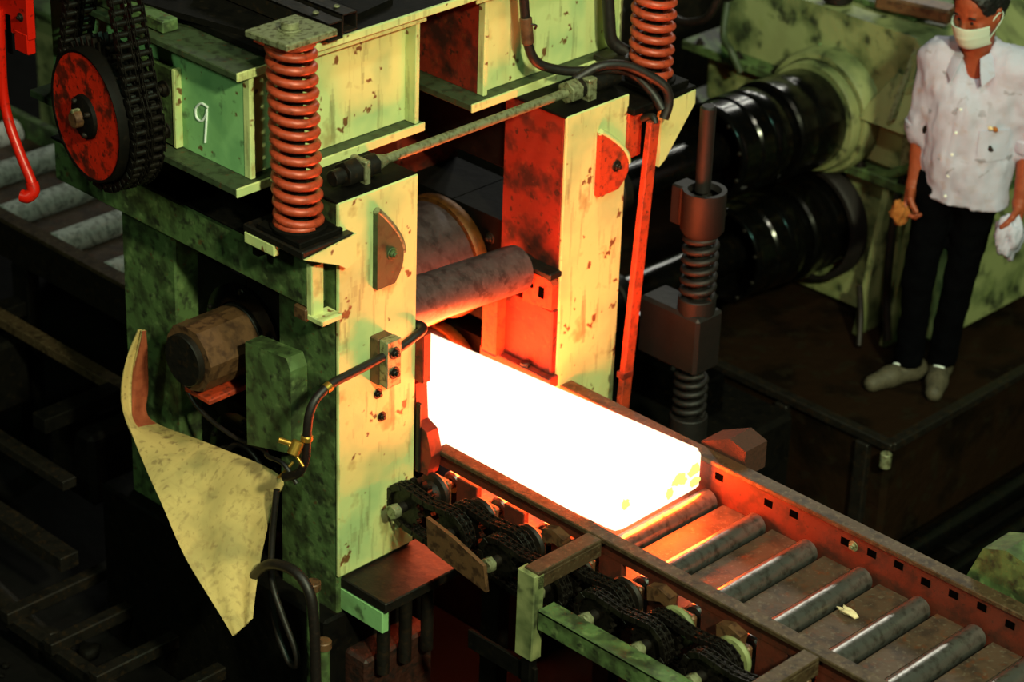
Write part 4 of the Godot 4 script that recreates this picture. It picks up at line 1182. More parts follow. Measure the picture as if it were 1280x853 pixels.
	part("cup", Shape.new().lathe([Vector2(0.05, -0.02), Vector2(0.06, 0.0), Vector2(0.078, 0.0), Vector2(0.078, -0.15), Vector2(0.06, -0.175), Vector2(0.05, -0.175)], 24, Transform3D(Basis(), V(sx, -0.005, sz))), M.brown_dark, p)
	part("cup_ear", bx(V(sx - 0.12, -0.16, sz - 0.04), V(sx - 0.07, -0.01, sz + 0.04), 0.006), M.brown_dark, p)
	for seg in [[-0.18, -0.42, 0.055, 6], [-0.72, -0.90, 0.052, 5]]:
		var pts := PackedVector3Array()
		for i in seg[3] * 16 + 1:
			var f: float = float(i) / (seg[3] * 16)
			pts.append(V(sx + cos(f * seg[3] * TAU) * seg[2], lerpf(seg[0], seg[1], f), sz + sin(f * seg[3] * TAU) * seg[2]))
		part("spring", Shape.new().tube(pts, 0.0125, 8), M.brown_dark, p)
	part("core", rod(V(sx, -1.75, sz), V(sx, -0.1, sz), 0.036, 16), M.brown_dark, p)
	part("collar", rod(V(sx, -0.42, sz), V(sx, -0.49, sz), 0.068, 20), M.brown_dark, p)
	part("guide_block", bx(V(sx - 0.21, -0.70, sz - 0.07), V(sx + 0.07, -0.47, sz + 0.07), 0.012), M.brown_dark, p)
	part("lower_cup", rod(V(sx, -1.1, sz), V(sx, -0.90, sz), 0.07, 20), M.brown_dark, p)
	# hoses and pipes low beside the near post
	var lh := thing("rubber_hose", "dark hose looping over low beside the near housing post", "hose", V(0.0, -0.9, 0.2), "low hoses by the near post")
	part("hose", hose([V(-0.24, -1.06, 0.22), V(-0.16, -0.93, 0.23), V(-0.07, -0.83, 0.24), V(0.02, -0.795, 0.24), V(0.09, -0.80, 0.24), V(0.135, -0.85, 0.24), V(0.15, -0.94, 0.24), V(0.155, -1.05, 0.24), V(0.16, -1.3, 0.24), V(0.16, -1.75, 0.24)], 0.018), M.rubber, lh)
	var lh2 := thing("rubber_hose", "thinner dark hose hanging in a slack loop under the curled sheet edge", "hose", V(-0.1, -1.0, 0.2), "low hoses by the near post")
	part("hose", hose([V(-0.14, -0.62, 0.14), V(-0.13, -0.78, 0.17), V(-0.10, -0.92, 0.2), V(-0.04, -1.02, 0.21), V(0.02, -1.12, 0.21), V(0.03, -1.18, 0.21), V(-0.02, -1.20, 0.2), V(-0.09, -1.12, 0.19), V(-0.12, -0.98, 0.19)], 0.011), M.rubber, lh2)
	var lh3 := thing("rubber_hose", "thin dark cable drooping across the near housing window", "hose", V(-0.4, -0.6, 0.1), "low hoses by the near post")
	part("hose", hose([V(-0.80, -0.46, 0.02), V(-0.68, -0.575, 0.03), V(-0.5, -0.615, 0.03), V(-0.34, -0.60, 0.03), V(-0.24, -0.56, 0.09), V(-0.16, -0.55, 0.095), V(-0.10, -0.60, 0.09)], 0.008), M.rubber, lh3)
	var lh4 := thing("rubber_hose", "ring of dark hose around the red lit lower roll neck", "hose", V(-0.3, -0.65, 0.15), "low hoses by the near post")
	var ring := []
	for k in 17:
		var a := k * TAU * 0.92 / 16.0 + 0.4
		ring.append(V(-0.44 + cos(a) * 0.10, -0.735 + sin(a) * 0.095, 0.02))
	part("hose", hose(ring, 0.009, 3), M.rubber, lh4)
	for k in 2:
		var q: Vector3 = [V(0.02, 0, 0.13), V(0.15, 0, 0.20)][k]
		var vp := thing("stand_pipe", ["pale green vertical pipe under the cable loop, left of the near post foot", "pale vertical pipe below the dark hose, at the near post foot"][k], "pipe", V(q.x, -1.75, q.z))
		part("pipe", rod(V(q.x, -1.75, q.z), V(q.x, [-0.93, -1.06][k], q.z), 0.021, 16), M.dirty_green, vp)
		part("cap", rod(V(q.x, [-0.93, -1.06][k], q.z), V(q.x, [-0.90, -1.03][k], q.z), 0.027, 16), M.brown_block, vp)


func background() -> void:

	# spindles and couplings from the far housing to the gearbox
	for k in 2:
		var a: Vector3 = [V(-0.55, -0.30, -1.38), V(-0.55, -0.79, -1.38)][k]
		var b: Vector3 = [V(-0.55, -0.335, -2.53), V(-0.55, -0.82, -2.68)][k]
		var s := thing("drive_spindle", ["upper oily drive spindle between the far housing and the gearbox", "lower oily drive spindle, beside the screw column"][k], "shaft", (a + b) / 2.0, "drive spindles")
		part("shaft", rod(a, b, 0.078, 28), M.oily_black, s)
		part("sleeve", rod(a.lerp(b, 0.08), a.lerp(b, 0.40), 0.10, 32, 0.01), M.oily_black, s)
		part("sleeve_ring", rod(a.lerp(b, 0.38), a.lerp(b, 0.43), 0.112, 32, 0.008), M.dark_steel, s)
		part("end_block", bx(a.lerp(b, 0.04) - V(0.09, 0.09, 0.05), a.lerp(b, 0.04) + V(0.09, 0.09, 0.05), 0.02), M.oily_black, s)
		var z0: float = [-2.40, -2.55][k]
		var c0 := V(-0.55, [-0.325, -0.815][k], z0)
		var c1 := V(-0.55, [-0.355, -0.84][k], z0 - [0.68, 0.535][k])
		var g := thing("gear_coupling", ["upper ringed black drum coupling, glossy, in front of the gearbox", "lower ringed black drum coupling, in front of the gearbox foot"][k], "coupling", (c0 + c1) / 2.0, "drum couplings")
		var ax := Shape.along(c0, c1)
		part("front_drum", Shape.new().lathe([Vector2(0.06, 0.14), Vector2(0.165, 0.14), Vector2(0.172, 0.01), Vector2(0.178, 0.0), Vector2(0.190, 0.0), Vector2(0.196, 0.01), Vector2(0.196, 0.03), Vector2(0.188, 0.04), Vector2(0.188, 0.12), Vector2(0.196, 0.13), Vector2(0.196, 0.20), Vector2(0.188, 0.21), Vector2(0.06, 0.21)], 48, ax), M.oily_black, g)
		part("middle_ring", Shape.new().lathe([Vector2(0.1, 0.21), Vector2(0.192, 0.21), Vector2(0.198, 0.22), Vector2(0.198, 0.30), Vector2(0.188, 0.315), Vector2(0.176, 0.32), Vector2(0.176, 0.35), Vector2(0.1, 0.35)], 48, ax), M.oily_black, g)
		part("rear_drum", Shape.new().lathe([Vector2(0.1, 0.35), Vector2(0.198, 0.35), Vector2(0.208, 0.36), Vector2(0.208, 0.44), Vector2(0.200, 0.46), Vector2(0.205, 0.48), Vector2(0.205, 0.62), Vector2(0.196, 0.64), Vector2(0.1, 0.64)], 48, ax), M.oily_black, g)
		part("seal_ring", Shape.new().lathe([Vector2(0.1, 0.64), Vector2(0.222, 0.64), Vector2(0.228, 0.65), Vector2(0.228, 0.69), Vector2(0.1, 0.70)], 48, ax), M.pale_casting if k == 0 else M.dark_steel, g)
		for i in 10:
			var t := TAU * i / 10.0
			var q: Vector3 = ax * V(cos(t) * 0.181, 0.0, sin(t) * 0.181)
			part("ring_bolt", hexa(q, q + V(0, 0, 0.012), 0.009), M.dark_steel, g)
	# gearbox: split casing with ribs, caps and bolts
	var o := thing("gearbox", "big blurred green pinion gearbox behind the black couplings and the worker", "gearbox", V(-0.5, -1.2, -3.8))
	part("lower_casing", bx(V(-1.25, -1.2, -4.6), V(0.10, -0.56, -3.17), 0.03), M.pale_casting, o)
	part("middle_casing", bx(V(-1.22, -0.53, -4.6), V(0.05, -0.30, -3.17), 0.03), M.pale_casting, o)
	part("upper_casing", Shape.new().prism(p2([-1.15, -0.28, 0.02, -0.28, 0.02, -0.10, -0.18, 0.06, -0.95, 0.06, -1.15, -0.08]), -1.3, Transform3D(Basis(), V(0, 0, -3.19))), M.pale_casting, o)
	part("split_flange", bx(V(-1.32, -0.57, -4.66), V(0.16, -0.525, -3.11), 0.006), M.dirty_green, o)
	part("split_flange", bx(V(-1.30, -0.30, -4.66), V(0.14, -0.26, -3.11), 0.006), M.dirty_green, o)
	var lid := part("lid", bx(V(-0.86, 0.06, -4.2), V(-0.28, 0.085, -3.32), 0.006), M.dirty_green, o)
	part("lid_knob", rod(V(-0.55, 0.085, -3.5), V(-0.55, 0.15, -3.5), 0.05, 20), M.dark_steel, lid)
	for q in [V(-0.8, 0.085, -3.4), V(-0.34, 0.085, -3.4), V(-0.8, 0.085, -3.8), V(-0.34, 0.085, -3.8)]:
		bolt(q, V(0, 1, 0), 0.022, "lid_bolt", M.dark_steel, lid)
	for k in 2:
		var y: float = [-0.35, -0.84][k]
		part("bearing_cap", Shape.new().lathe([Vector2(0.23, 0), Vector2(0.25, 0), Vector2(0.262, -0.02), Vector2(0.262, -0.12), Vector2(0.23, -0.12)], 40, Shape.along(V(-0.55, y, -3.09), V(-0.55, y, 0))), M.pale_casting if k == 0 else M.brown_dark, o)
	for x in [-1.1, -0.18, -0.04]:
		part("rib", Shape.new().prism(p2([-3.17, -1.2, -3.02, -1.2, -3.13, -0.57, -3.17, -0.57]), 0.03, face_x(x)), M.pale_casting, o)
	part("rib", Shape.new().prism(p2([-3.17, -0.26, -3.12, -0.26, -3.17, 0.0]), 0.03, face_x(-0.14)), M.pale_casting, o)
	part("diagonal_rib", hose([V(-0.28, -0.26, -3.16), V(-0.12, -0.12, -3.15), V(-0.02, -0.02, -3.17)], 0.022), M.pale_casting, o)
	part("diagonal_rib", hose([V(-0.24, -0.55, -3.15), V(-0.05, -0.42, -3.14), V(0.06, -0.32, -3.15)], 0.022), M.dirty_green, o)
	for k in 7:
		bolt(V(-1.22 + k * 0.22, -0.525, -3.135), V(0, 1, 0), 0.018, "flange_bolt", M.dark_steel, o)
		bolt(V(-1.22 + k * 0.21, -0.26, -3.135), V(0, 1, 0), 0.018, "flange_bolt", M.dark_steel, o)
	part("oil_pipe", hose([V(-0.10, -0.55, -3.08), V(-0.09, -0.7, -3.05), V(-0.07, -0.95, -3.03), V(-0.02, -1.15, -3.0)], 0.018), M.dark_steel, o)
	part("oil_pipe", hose([V(-0.22, -1.0, -3.05), V(-0.15, -1.08, -2.98), V(-0.10, -1.18, -2.92)], 0.014), M.dark_steel, o)
	# what stands on the casing top
	part("brown_slab", Shape.new().box(V(-0.16, -0.03, -0.05), V(0.16, 0.03, 0.05), 0.01, Transform3D(Basis(V(0, 1, 0), 0.25), V(-0.30, 0.115, -3.35))), M.brown_block, o)
	part("vent_stack", Shape.new().lathe([Vector2(0, 0), Vector2(0.06, 0), Vector2(0.06, 0.03), Vector2(0.035, 0.035), Vector2(0.035, 0.07), Vector2(0.05, 0.075), Vector2(0.05, 0.095), Vector2(0, 0.1)], 20, Transform3D(Basis(), V(-0.62, 0.075, -3.26))), M.dark_steel, o)
	part("gusset", Shape.new().prism(p2([-3.19, -0.10, -3.08, -0.25, -3.19, -0.25]), 0.02, face_x(-0.62)), M.green_paint, o)
	part("gusset", Shape.new().prism(p2([-3.19, 0.02, -3.06, -0.25, -3.19, -0.25]), 0.02, face_x(-0.16)), M.pale_metal, o)
	part("sloped_plate", Shape.new().prism(p2([-0.34, -0.24, 0.0, -0.24, -0.05, -0.02, -0.22, -0.02]), 0.025, Transform3D(Basis(V(1, 0, 0), -0.35), V(0, -0.08, -3.185))), M.pale_casting, o)
	part("inspection_cover", bx(V(-0.16, -0.50, -3.19), V(0.02, -0.33, -3.14), 0.012), M.pale_metal, o)
	part("cover_latch", Shape.new().lump(V(-0.07, -0.40, -3.13), V(0.035, 0.03, 0.02), 0.4, 6, 8), M.brown_block, o)
	part("lifting_eye", hose([V(-0.95, 0.06, -3.3), V(-0.95, 0.13, -3.3), V(-0.91, 0.16, -3.3), V(-0.87, 0.13, -3.3), V(-0.87, 0.06, -3.3)], 0.015), M.green_paint, o)
	part("drain_pipe", hose([V(-1.10, -0.05, -3.15), V(-1.05, -0.16, -3.08), V(-0.98, -0.2, -3.05), V(-0.93, -0.28, -3.06)], 0.016), M.lug_green, o)
	# green housing right of it, behind the worker
	var e := thing("gear_housing", "dark green sloped machine casing behind the worker's shoulder", "machine casing", V(0.6, -1.2, -4.4))
	part("casing", Shape.new().prism(p2([0.22, -1.2, 1.6, -1.2, 1.6, -0.25, 1.2, 0.02, 0.55, 0.02, 0.22, -0.3]), -1.6, Transform3D(Basis(), V(0, 0, -3.9))), M.dirty_green, e)
	part("cover", bx(V(0.50, 0.0, -5.4), V(1.25, 0.04, -3.86), 0.01), M.pale_casting, e)
	for k in 4:
		bolt(V(0.55 + k * 0.2, 0.04, -3.9), V(0, 1, 0), 0.02, "cover_bolt", M.dark_steel, e)
	part("flange", bx(V(0.20, -0.62, -3.92), V(1.6, -0.57, -3.86), 0.006), M.pale_casting, e)
	var bm := thing("motor_frame", "dark machine mass in shadow above the couplings, behind the far spring", "machine casing", V(-2.2, -1.75, -3.6))
	part("frame", bx(V(-3.6, -1.75, -5.2), V(-1.92, -0.35, -3.4), 0.04), M.dark_steel, bm)
	part("hood", Shape.new().prism(p2([-3.2, -0.35, -1.93, -0.35, -2.0, -0.05, -2.9, 0.1]), -1.4, Transform3D(Basis(), V(0, 0, -3.5))), M.dirty_green, bm)
	part("bed_plate", bx(V(-3.8, -1.75, -3.4), V(-1.95, -1.1, -2.3), 0.03), M.grease, bm)
	part("hood_rib", bx(V(-2.2, -0.36, -3.52), V(-2.1, 0.0, -3.44), 0.01), M.dirty_green, bm)
	var pb := thing("cover_box", "dull olive cover box beyond the entry table, behind the red lever at the left edge", "box", V(-3.1, -1.75, -1.6))
	part("box", bx(V(-3.7, -1.75, -2.2), V(-2.86, -0.42, -1.5), 0.03), M.pale_casting, pb)
	part("lid", bx(V(-3.74, -0.42, -2.24), V(-2.82, -0.38, -1.46), 0.01), M.dirty_green, pb)
	part("knob", Shape.new().lump(V(-3.0, -0.34, -1.6), V(0.06, 0.05, 0.06), 0.2, 3, 8), M.lug_green, pb)
	var cb := thing("black_cable", "black cable looping behind the far coil spring at the top", "cable", V(-1.4, 0.0, -2.6))
	part("cable", hose([V(-1.2, 0.5, -2.7), V(-1.1, 0.15, -2.66), V(-0.95, 0.058, -2.64), V(-0.838, 0.074, -2.64), V(-0.765, 0.136, -2.64), V(-0.72, 0.3, -2.66), V(-0.7, 0.6, -2.68)], 0.016), M.rubber, cb)
	# platform that carries the gearbox and the worker
	var pl := thing("concrete_platform", "dark oily concrete platform under the gearbox and the worker", "platform", V(-0.5, -1.75, -3.6))
	part("block", bx(V(-1.9, -1.75, -5.6), V(0.44, -1.2, -2.42), 0.02), M.dark_concrete, pl)
	part("edge_angle", bx(V(-1.9, -1.235, -2.445), V(0.46, -1.199, -2.40), 0.004), M.dark_steel, pl)
	part("edge_angle", bx(V(0.42, -1.235, -5.6), V(0.465, -1.199, -2.42), 0.004), M.dark_steel, pl)
	part("stiffener", bx(V(0.30, -1.6, -2.43), V(0.36, -1.24, -2.39), 0.004), M.dark_steel, pl)
	part("stiffener", bx(V(-0.1, -1.6, -2.43), V(-0.04, -1.24, -2.39), 0.004), M.dark_steel, pl)
	var tr := thing("pipe_bundle", "dark pipes lying along the platform foot at the right edge", "pipes", V(0.7, -1.7, -3.2))
	for k in 3:
		part("pipe", rod(V(0.58 + k * 0.2, -1.60 + 0.02 * k, -5.0), V(0.60 + k * 0.2, -1.62, -2.2), 0.055 - 0.01 * k, 16), M.oily_black, tr)
	part("saddle", bx(V(0.5, -1.75, -2.7), V(1.15, -1.66, -2.6), 0.006), M.grease, tr)
	single("grease_tin", rod(V(0.46, -1.285, -2.375), V(0.46, -1.225, -2.375), 0.022, 20), M.pale_metal, V(0.46, -1.285, -2.375), "small pale box fixed at the dark platform corner below the worker's shoes", "tin")
	# small step under the couplings
	var cp := thing("spindle_carrier", "dark frame under the spindles with wet highlights", "machine frame", V(-0.5, -1.75, -2.0))
	part("bed", bx(V(-1.2, -1.75, -2.4), V(0.0, -1.25, -1.5), 0.02), M.grease, cp)
	part("cross_beam", bx(V(-0.9, -1.25, -2.2), V(-0.2, -1.08, -2.05), 0.01), M.oily_black, cp)
	part("saddle", bx(V(-0.75, -1.1, -2.18), V(-0.35, -0.93, -2.07), 0.02), M.oily_black, cp)

func mat_brown() -> void:
	mat("brown_dark", painted(C(0.085, 0.062, 0.052), [[101, 0.03, 0.5, 0.75, C(0.055, 0.042, 0.036), 0.8], [102, 0.05, 0.70, 0.85, C(0.14, 0.09, 0.06), 0.6]]), 0.4, 0.6, 0.1, 0.1)

func details() -> void:
	single("wood_block", Shape.new().prism(p2([0.60, -0.60, 0.72, -0.54, 0.79, -0.56, 0.79, -0.66, 0.60, -0.70]), -0.11, Transform3D(Basis(), V(0, 0, -1.08))), M.wood_block, V(0.7, -0.65, -1.13), "reddish wooden block leaning behind the far rail beside the slab front", "block")
	single("green_block", Shape.new().prism(p2([1.66, -0.66, 1.72, -0.50, 1.80, -0.47, 1.98, -0.50, 1.98, -0.68]), -0.14, Transform3D(Basis(), V(0, 0, -1.09))), M.dirty_green, V(1.8, -0.6, -1.15), "worn pale green bracket block behind the far rail at the right edge", "block")
	single("paper_scrap", Shape.new().lump(V(1.45, -0.732, -0.80), V(0.034, 0.010, 0.016), 1.1, 9, 8), M.paper, V(1.45, -0.74, -0.80), "small scrap of crumpled paper on an apron plate between two bare rollers", "paper")
	# cleats and torn clips on the outside of the near rail
	var xs := [0.60, 1.05, 1.33]
	var said := ["dark bent clip outside the near rail beside the slab", "brown bent clip on the near rail between the brace arm and the pale hubs", "orange lit torn clip under the near rail, between the two pale hubs"]
	for k in 3:
		var x: float = xs[k]
		single("rail_clip", Shape.new().prism(p2([x - 0.045, -0.66, x, -0.645, x + 0.05, -0.66, x + 0.045, -0.70, x + 0.01, -0.69, x - 0.04, -0.71]), 0.035, Transform3D(Basis(), V(0, 0, -0.40))), M.brown_block, V(x, -0.68, -0.385), said[k], "clip", "clips on the near rail")
	# heap of scale and dirt below the near housing
	var hp := thing("scale_heap", "reddish heap of scale and grease under the drive chains", "debris", V(0.45, -1.75, -0.1))
	part("heap", Shape.new().lump(V(0.42, -1.62, -0.12), V(0.24, 0.28, 0.16), 0.7, 21, 24), M.rust_dark, hp)
	hp.get_node("heap").set_meta("kind", "stuff")
	var rng := RandomNumberGenerator.new()
	rng.seed = 12
	var sc := thing("floor_scrap", "scattered dark scrap lumps on the floor at the lower left", "debris", V(-0.8, -1.75, 0.6))
	var s := Shape.new()
	for k in 60:
		var r := rng.randf_range(0.012, 0.05)
		s.lump(V(rng.randf_range(-2.2, 0.4), -1.75 + r * 0.5, rng.randf_range(0.2, 1.0)), V(r, r * 0.7, r), 0.8, k, 4)
	part("lumps", s, M.grease, sc)
	sc.get_node("lumps").set_meta("kind", "stuff")
	var ln := thing("floor_pipe", "long dark pipe lying on the floor at the lower left corner", "pipe", V(-1.2, -1.70, 0.45))
	part("pipe", rod(V(-2.6, -1.70, 0.13), V(0.2, -1.70, 0.48), 0.045, 16), M.dark_steel, ln)
	part("flange", rod(V(-1.25, -1.70, 0.299), V(-1.2, -1.70, 0.305), 0.065, 20), M.dark_steel, ln)
	var gr := thing("floor_frame", "dark slatted frame on the floor under the curled sheet", "frame", V(-0.9, -1.75, 0.2))
	for k in 4:
		part("slat", bx(V(-1.35 + k * 0.26, -1.60, -0.25), V(-1.30 + k * 0.26, -1.55, 0.42), 0.004), M.dark_steel, gr)
	part("stringer", bx(V(-1.4, -1.64, 0.35), V(-0.4, -1.59, 0.40), 0.004), M.dark_steel, gr)
	part("stringer", bx(V(-1.4, -1.75, -0.25), V(-0.4, -1.59, -0.2), 0.004), M.grease, gr)

func cloth_noise(f: float) -> FastNoiseLite:
	var n := FastNoiseLite.new()
	n.seed = 7
	n.frequency = f
	n.fractal_octaves = 3
	return n

func chain_cap(f: Field, pts: Array, rs: Array, k := 0.02) -> void:
	for i in pts.size() - 1:
		f.cap(pts[i], pts[i + 1], rs[i], rs[i + 1], k)

func worker() -> void:
	# local axes: x to the worker's left, y up, z the way the worker faces
	var fwd := V(0.40, 0, 0.917).normalized()
	var left := V(fwd.z, 0, -fwd.x)
	var at := V(0.21, -1.2, -2.86)
	var T := Transform3D(Basis(left, Vector3.UP, fwd), at)
	var skin := mat("skin", painted(C(0.58, 0.27, 0.15), [[111, 0.02, 0.5, 0.8, C(0.48, 0.20, 0.1), 0.6]]), 0.3, 0.55, 0.0, 0.0)
	var shirt := mat("shirt_cloth", painted(C(0.72, 0.71, 0.80), [[112, 0.010, 0.56, 0.9, C(0.66, 0.62, 0.68), 0.6], [113, 0.012, 0.66, 0.95, C(0.66, 0.50, 0.44), 0.5], [114, 0.012, 0.84, 0.9, C(0.34, 0.31, 0.31), 0.6]]), 0.5, 0.85, 0.0, 0.0)
	var trousers := mat("trouser_cloth", painted(C(0.014, 0.015, 0.021), [[115, 0.03, 0.55, 0.8, C(0.026, 0.025, 0.03), 0.7]]), 0.5, 0.9, 0.0, 0.0)
	shirt.metallic_specular = 0.2
	trousers.metallic_specular = 0.15
	var maskm := plain("mask_cloth", C(0.78, 0.86, 0.80), 0.85)
	var hairm := plain("hair", C(0.035, 0.028, 0.024), 0.6)
	var shoem := mat("shoe_leather", painted(C(0.30, 0.27, 0.2), [[116, 0.03, 0.5, 0.75, C(0.16, 0.14, 0.1), 0.8]]), 0.3, 0.7, 0.0, 0.0)
	var gl := plain("glove_cotton", C(0.62, 0.36, 0.13), 0.9)
	var o := thing("person", "worker in stained white shirt, dark trousers and white face mask, standing on the platform", "person", at)

	# joints
	var sr := V(-0.045, 1.375, -0.01)
	var sl := V(0.275, 1.375, -0.01)
	var er := V(-0.075, 1.10, -0.01)
	var wr := V(-0.07, 0.875, 0.05)
	var el := V(0.33, 1.10, -0.02)
	var wl := V(0.335, 0.87, 0.04)
	var hr := V(0.018, 0.88, 0.0)
	var hl := V(0.175, 0.88, 0.0)
	var kr := V(-0.012, 0.47, 0.03)
	var kl := V(0.135, 0.47, -0.02)
	var ar := V(-0.02, 0.085, -0.01)
	var al := V(0.095, 0.085, -0.07)
	var neck := V(0.095, 1.40, 0.0)
	var head := V(0.098, 1.60, 0.05)
	# head axes: turned to the worker's right and tipped down
	var hz := (Basis(Vector3.UP, -0.42) * Basis(Vector3.RIGHT, 0.30)) * V(0, 0, 1)
	var hx := Vector3.UP.cross(hz).normalized()
	var hy := hz.cross(hx)
	var H := func(x: float, y: float, z: float) -> Vector3: return head + hx * x + hy * y + hz * z

	# the body: one continuous surface, finer grids for the head and the hands
	var s := Shape.new()
	var f := Field.new(V(-0.26, 0.0, -0.2), V(0.46, 1.46, 0.22), 0.013)
	for side in 2:
		var sh: Vector3 = [sr, sl][side]
		var sx: float = [1.0, -1.0][side]
		f.cap(sh, [er, el][side], 0.048, 0.038, 0.03)
		f.cap([er, el][side], [wr, wl][side], 0.040, 0.026, 0.02)
		f.cap([hr, hl][side], [kr, kl][side], 0.075, 0.05, 0.03)
		f.cap([kr, kl][side], [ar, al][side], 0.05, 0.034, 0.02)
		f.cap(sh + V(0.06 * sx, -0.09, 0), [hr, hl][side] + V(0, 0.1, 0), 0.072, 0.075, 0.04)
	f.cap(sr + V(0, -0.03, 0), sl + V(0, -0.03, 0), 0.042, 0.042, 0.03)
	f.cap(neck - V(0, 0.05, 0.01), neck + V(0.0, 0.12, 0.03), 0.06, 0.05, 0.03)
	f.into(s, T)
	# head
	var g := Field.new(head - V(0.13, 0.2, 0.15), head + V(0.13, 0.15, 0.16), 0.0055)
	g.cap(H.call(0, 0.035, -0.035), H.call(0, 0.045, 0.015), 0.082, 0.076, 0.03)
	g.cap(H.call(0, -0.02, 0.03), H.call(0, -0.075, 0.055), 0.058, 0.036, 0.04)
	g.cap(H.call(-0.035, -0.03, 0.015), H.call(0.035, -0.03, 0.015), 0.045, 0.045, 0.03)
	g.cap(neck + V(0, -0.02, -0.01), H.call(0, -0.04, -0.02), 0.056, 0.052, 0.03)
	g.cap(H.call(-0.032, 0.028, 0.076), H.call(0.032, 0.028, 0.076), 0.013, 0.013, 0.02)
	for x in [-0.03, 0.03]:
		g.cap(H.call(x, 0.008, 0.092), H.call(x, 0.008, 0.092), 0.014, 0.014, 0.015, true)
		g.cap(H.call(x, 0.007, 0.070), H.call(x, 0.007, 0.070), 0.0135, 0.0135, 0.006)
		g.cap(H.call(x * 1.5, -0.02, 0.065), H.call(x * 1.2, -0.03, 0.07), 0.018, 0.014, 0.02)
		var ex: float = signf(x) * 0.080
		g.cap(H.call(ex, 0.022, -0.012), H.call(ex * 0.97, -0.02, -0.004), 0.013, 0.009, 0.008)
		g.cap(H.call(ex * 1.06, 0.012, -0.004), H.call(ex * 1.05, -0.004, -0.002), 0.007, 0.006, 0.006, true)
	g.cap(H.call(0, 0.012, 0.085), H.call(0, -0.026, 0.103), 0.010, 0.014, 0.012)
	g.cap(H.call(-0.02, -0.058, 0.083), H.call(0.02, -0.058, 0.083), 0.008, 0.008, 0.01)
	g.into(s, T)
	# hands: palm, four fingers and a thumb, curled
	for side in 2:
		var w: Vector3 = [wr, wl][side]
		var dn := V([-0.10, 0.05][side], -0.95, 0.28).normalized()
		var inn := V([1.0, -1.0][side], 0.05, 0.15).normalized() # palm faces the thigh
		var fw: Vector3 = dn.cross(inn).normalized() * [1.0, -1.0][side]
		if fw.z < 0.0:
			fw = -fw
		var hf := Field.new(w - V(0.11, 0.21, 0.09), w + V(0.11, 0.05, 0.14), 0.0045)
		hf.cap(w + V(0, 0.05, -0.01), w, 0.029, 0.026, 0.01)
		for q in [-0.026, -0.009, 0.009, 0.026]:
			hf.cap(w, w + dn * 0.085 + fw * q, 0.022, 0.0125, 0.012)
		var lens := [0.062, 0.074, 0.078, 0.070]
		for i in 4:
			var q: float = [-0.03, -0.010, 0.010, 0.03][i]
			var k0: Vector3 = w + dn * 0.088 + fw * q
			var ln: float = lens[i]
			var k1 := k0 + (dn * 0.85 + inn * 0.5).normalized() * ln * 0.45
			var k2 := k1 + (dn * 0.25 + inn * 0.95).normalized() * ln * 0.33
			var k3 := k2 + (dn * -0.6 + inn * 0.75).normalized() * ln * 0.26
			chain_cap(hf, [k0, k1, k2, k3], [0.0095, 0.009, 0.0085, 0.0075], 0.004)
		var t0: Vector3 = w + dn * 0.028 + fw * 0.024 + inn * 0.006
		var t1: Vector3 = t0 + (dn * 0.6 + fw * 0.7 + inn * 0.35).normalized() * 0.042
		var t2: Vector3 = t1 + (dn * 0.85 + inn * 0.6).normalized() * 0.03
		var t3: Vector3 = t2 + (dn * 0.7 + inn * 0.75).normalized() * 0.024
		chain_cap(hf, [t0, t1, t2, t3], [0.015, 0.0115, 0.0105, 0.009], 0.006)
		hf.into(s, T)
	part("body", s, skin, o)

	# shirt with rolled sleeves and an open collar
	var c := Field.new(V(-0.24, 0.70, -0.22), V(0.45, 1.50, 0.24), 0.011)
	for side in 2:
		var sx: float = [1.0, -1.0][side]
		var sh: Vector3 = [sr, sl][side]
		var elb: Vector3 = [er, el][side]
		c.cap(sh, elb, 0.064, 0.056, 0.03)
		c.cap(elb + V(0, 0.03, 0), elb + V(0, -0.025, 0.0), 0.060, 0.062, 0.006)
		c.cap(sh + V(0.055 * sx, -0.02, 0.0), V([0.045, 0.175][side], 0.95, 0.0), 0.090, 0.098, 0.06)
		c.cap(V([0.045, 0.175][side], 0.97, 0.0), V([0.03, 0.185][side], 0.72, 0.0), 0.102, 0.112, 0.04)
		c.cap(sh + V(0.01 * sx, 0.0, 0), neck + V(-0.045 * sx, 0.03, -0.01), 0.062, 0.05, 0.04)
	c.cap(V(0.09, 1.2, 0.03), V(0.09, 1.0, 0.03), 0.11, 0.11, 0.06)
	c.cap(V(0.105, 1.0, 0.0), V(0.10, 0.70, 0.0), 0.112, 0.118, 0.03)
	c.ripple(cloth_noise(9.0), 0.014, V(1.0, 0.55, 1.0))
	c.ripple(cloth_noise(24.0), 0.004, V(1.0, 0.5, 1.0))
	# neck opening, hem
	c.cap(neck + V(0, 0.05, 0.05), neck + V(0, 0.16, 0.1), 0.050, 0.070, 0.008, true)
	c.cap(neck + V(0, 0.03, 0.06), neck + V(0, -0.075, 0.135), 0.045, 0.012, 0.008, true)
	c.cap(neck + V(0, 0.03, 0.0), neck + V(0, 0.2, 0.02), 0.060, 0.066, 0.008, true)
	c.cut(V(0, 0.845, 0), V(-0.08, -1, 0.0))
	var cs := c.into(Shape.new(), T)
	var sm := part("shirt", cs, shirt, o)
	# sleeve cuffs
	for side in 2:
		var elb: Vector3 = [er, el][side]
		var ring := Shape.new().lathe([Vector2(0.046, 0.0), Vector2(0.063, 0.0), Vector2(0.067, 0.01), Vector2(0.066, 0.045), Vector2(0.06, 0.052), Vector2(0.048, 0.05)], 28, T * Transform3D(Basis(), elb + V(0, -0.035, 0)))
		part("cuff", ring, shirt, sm)
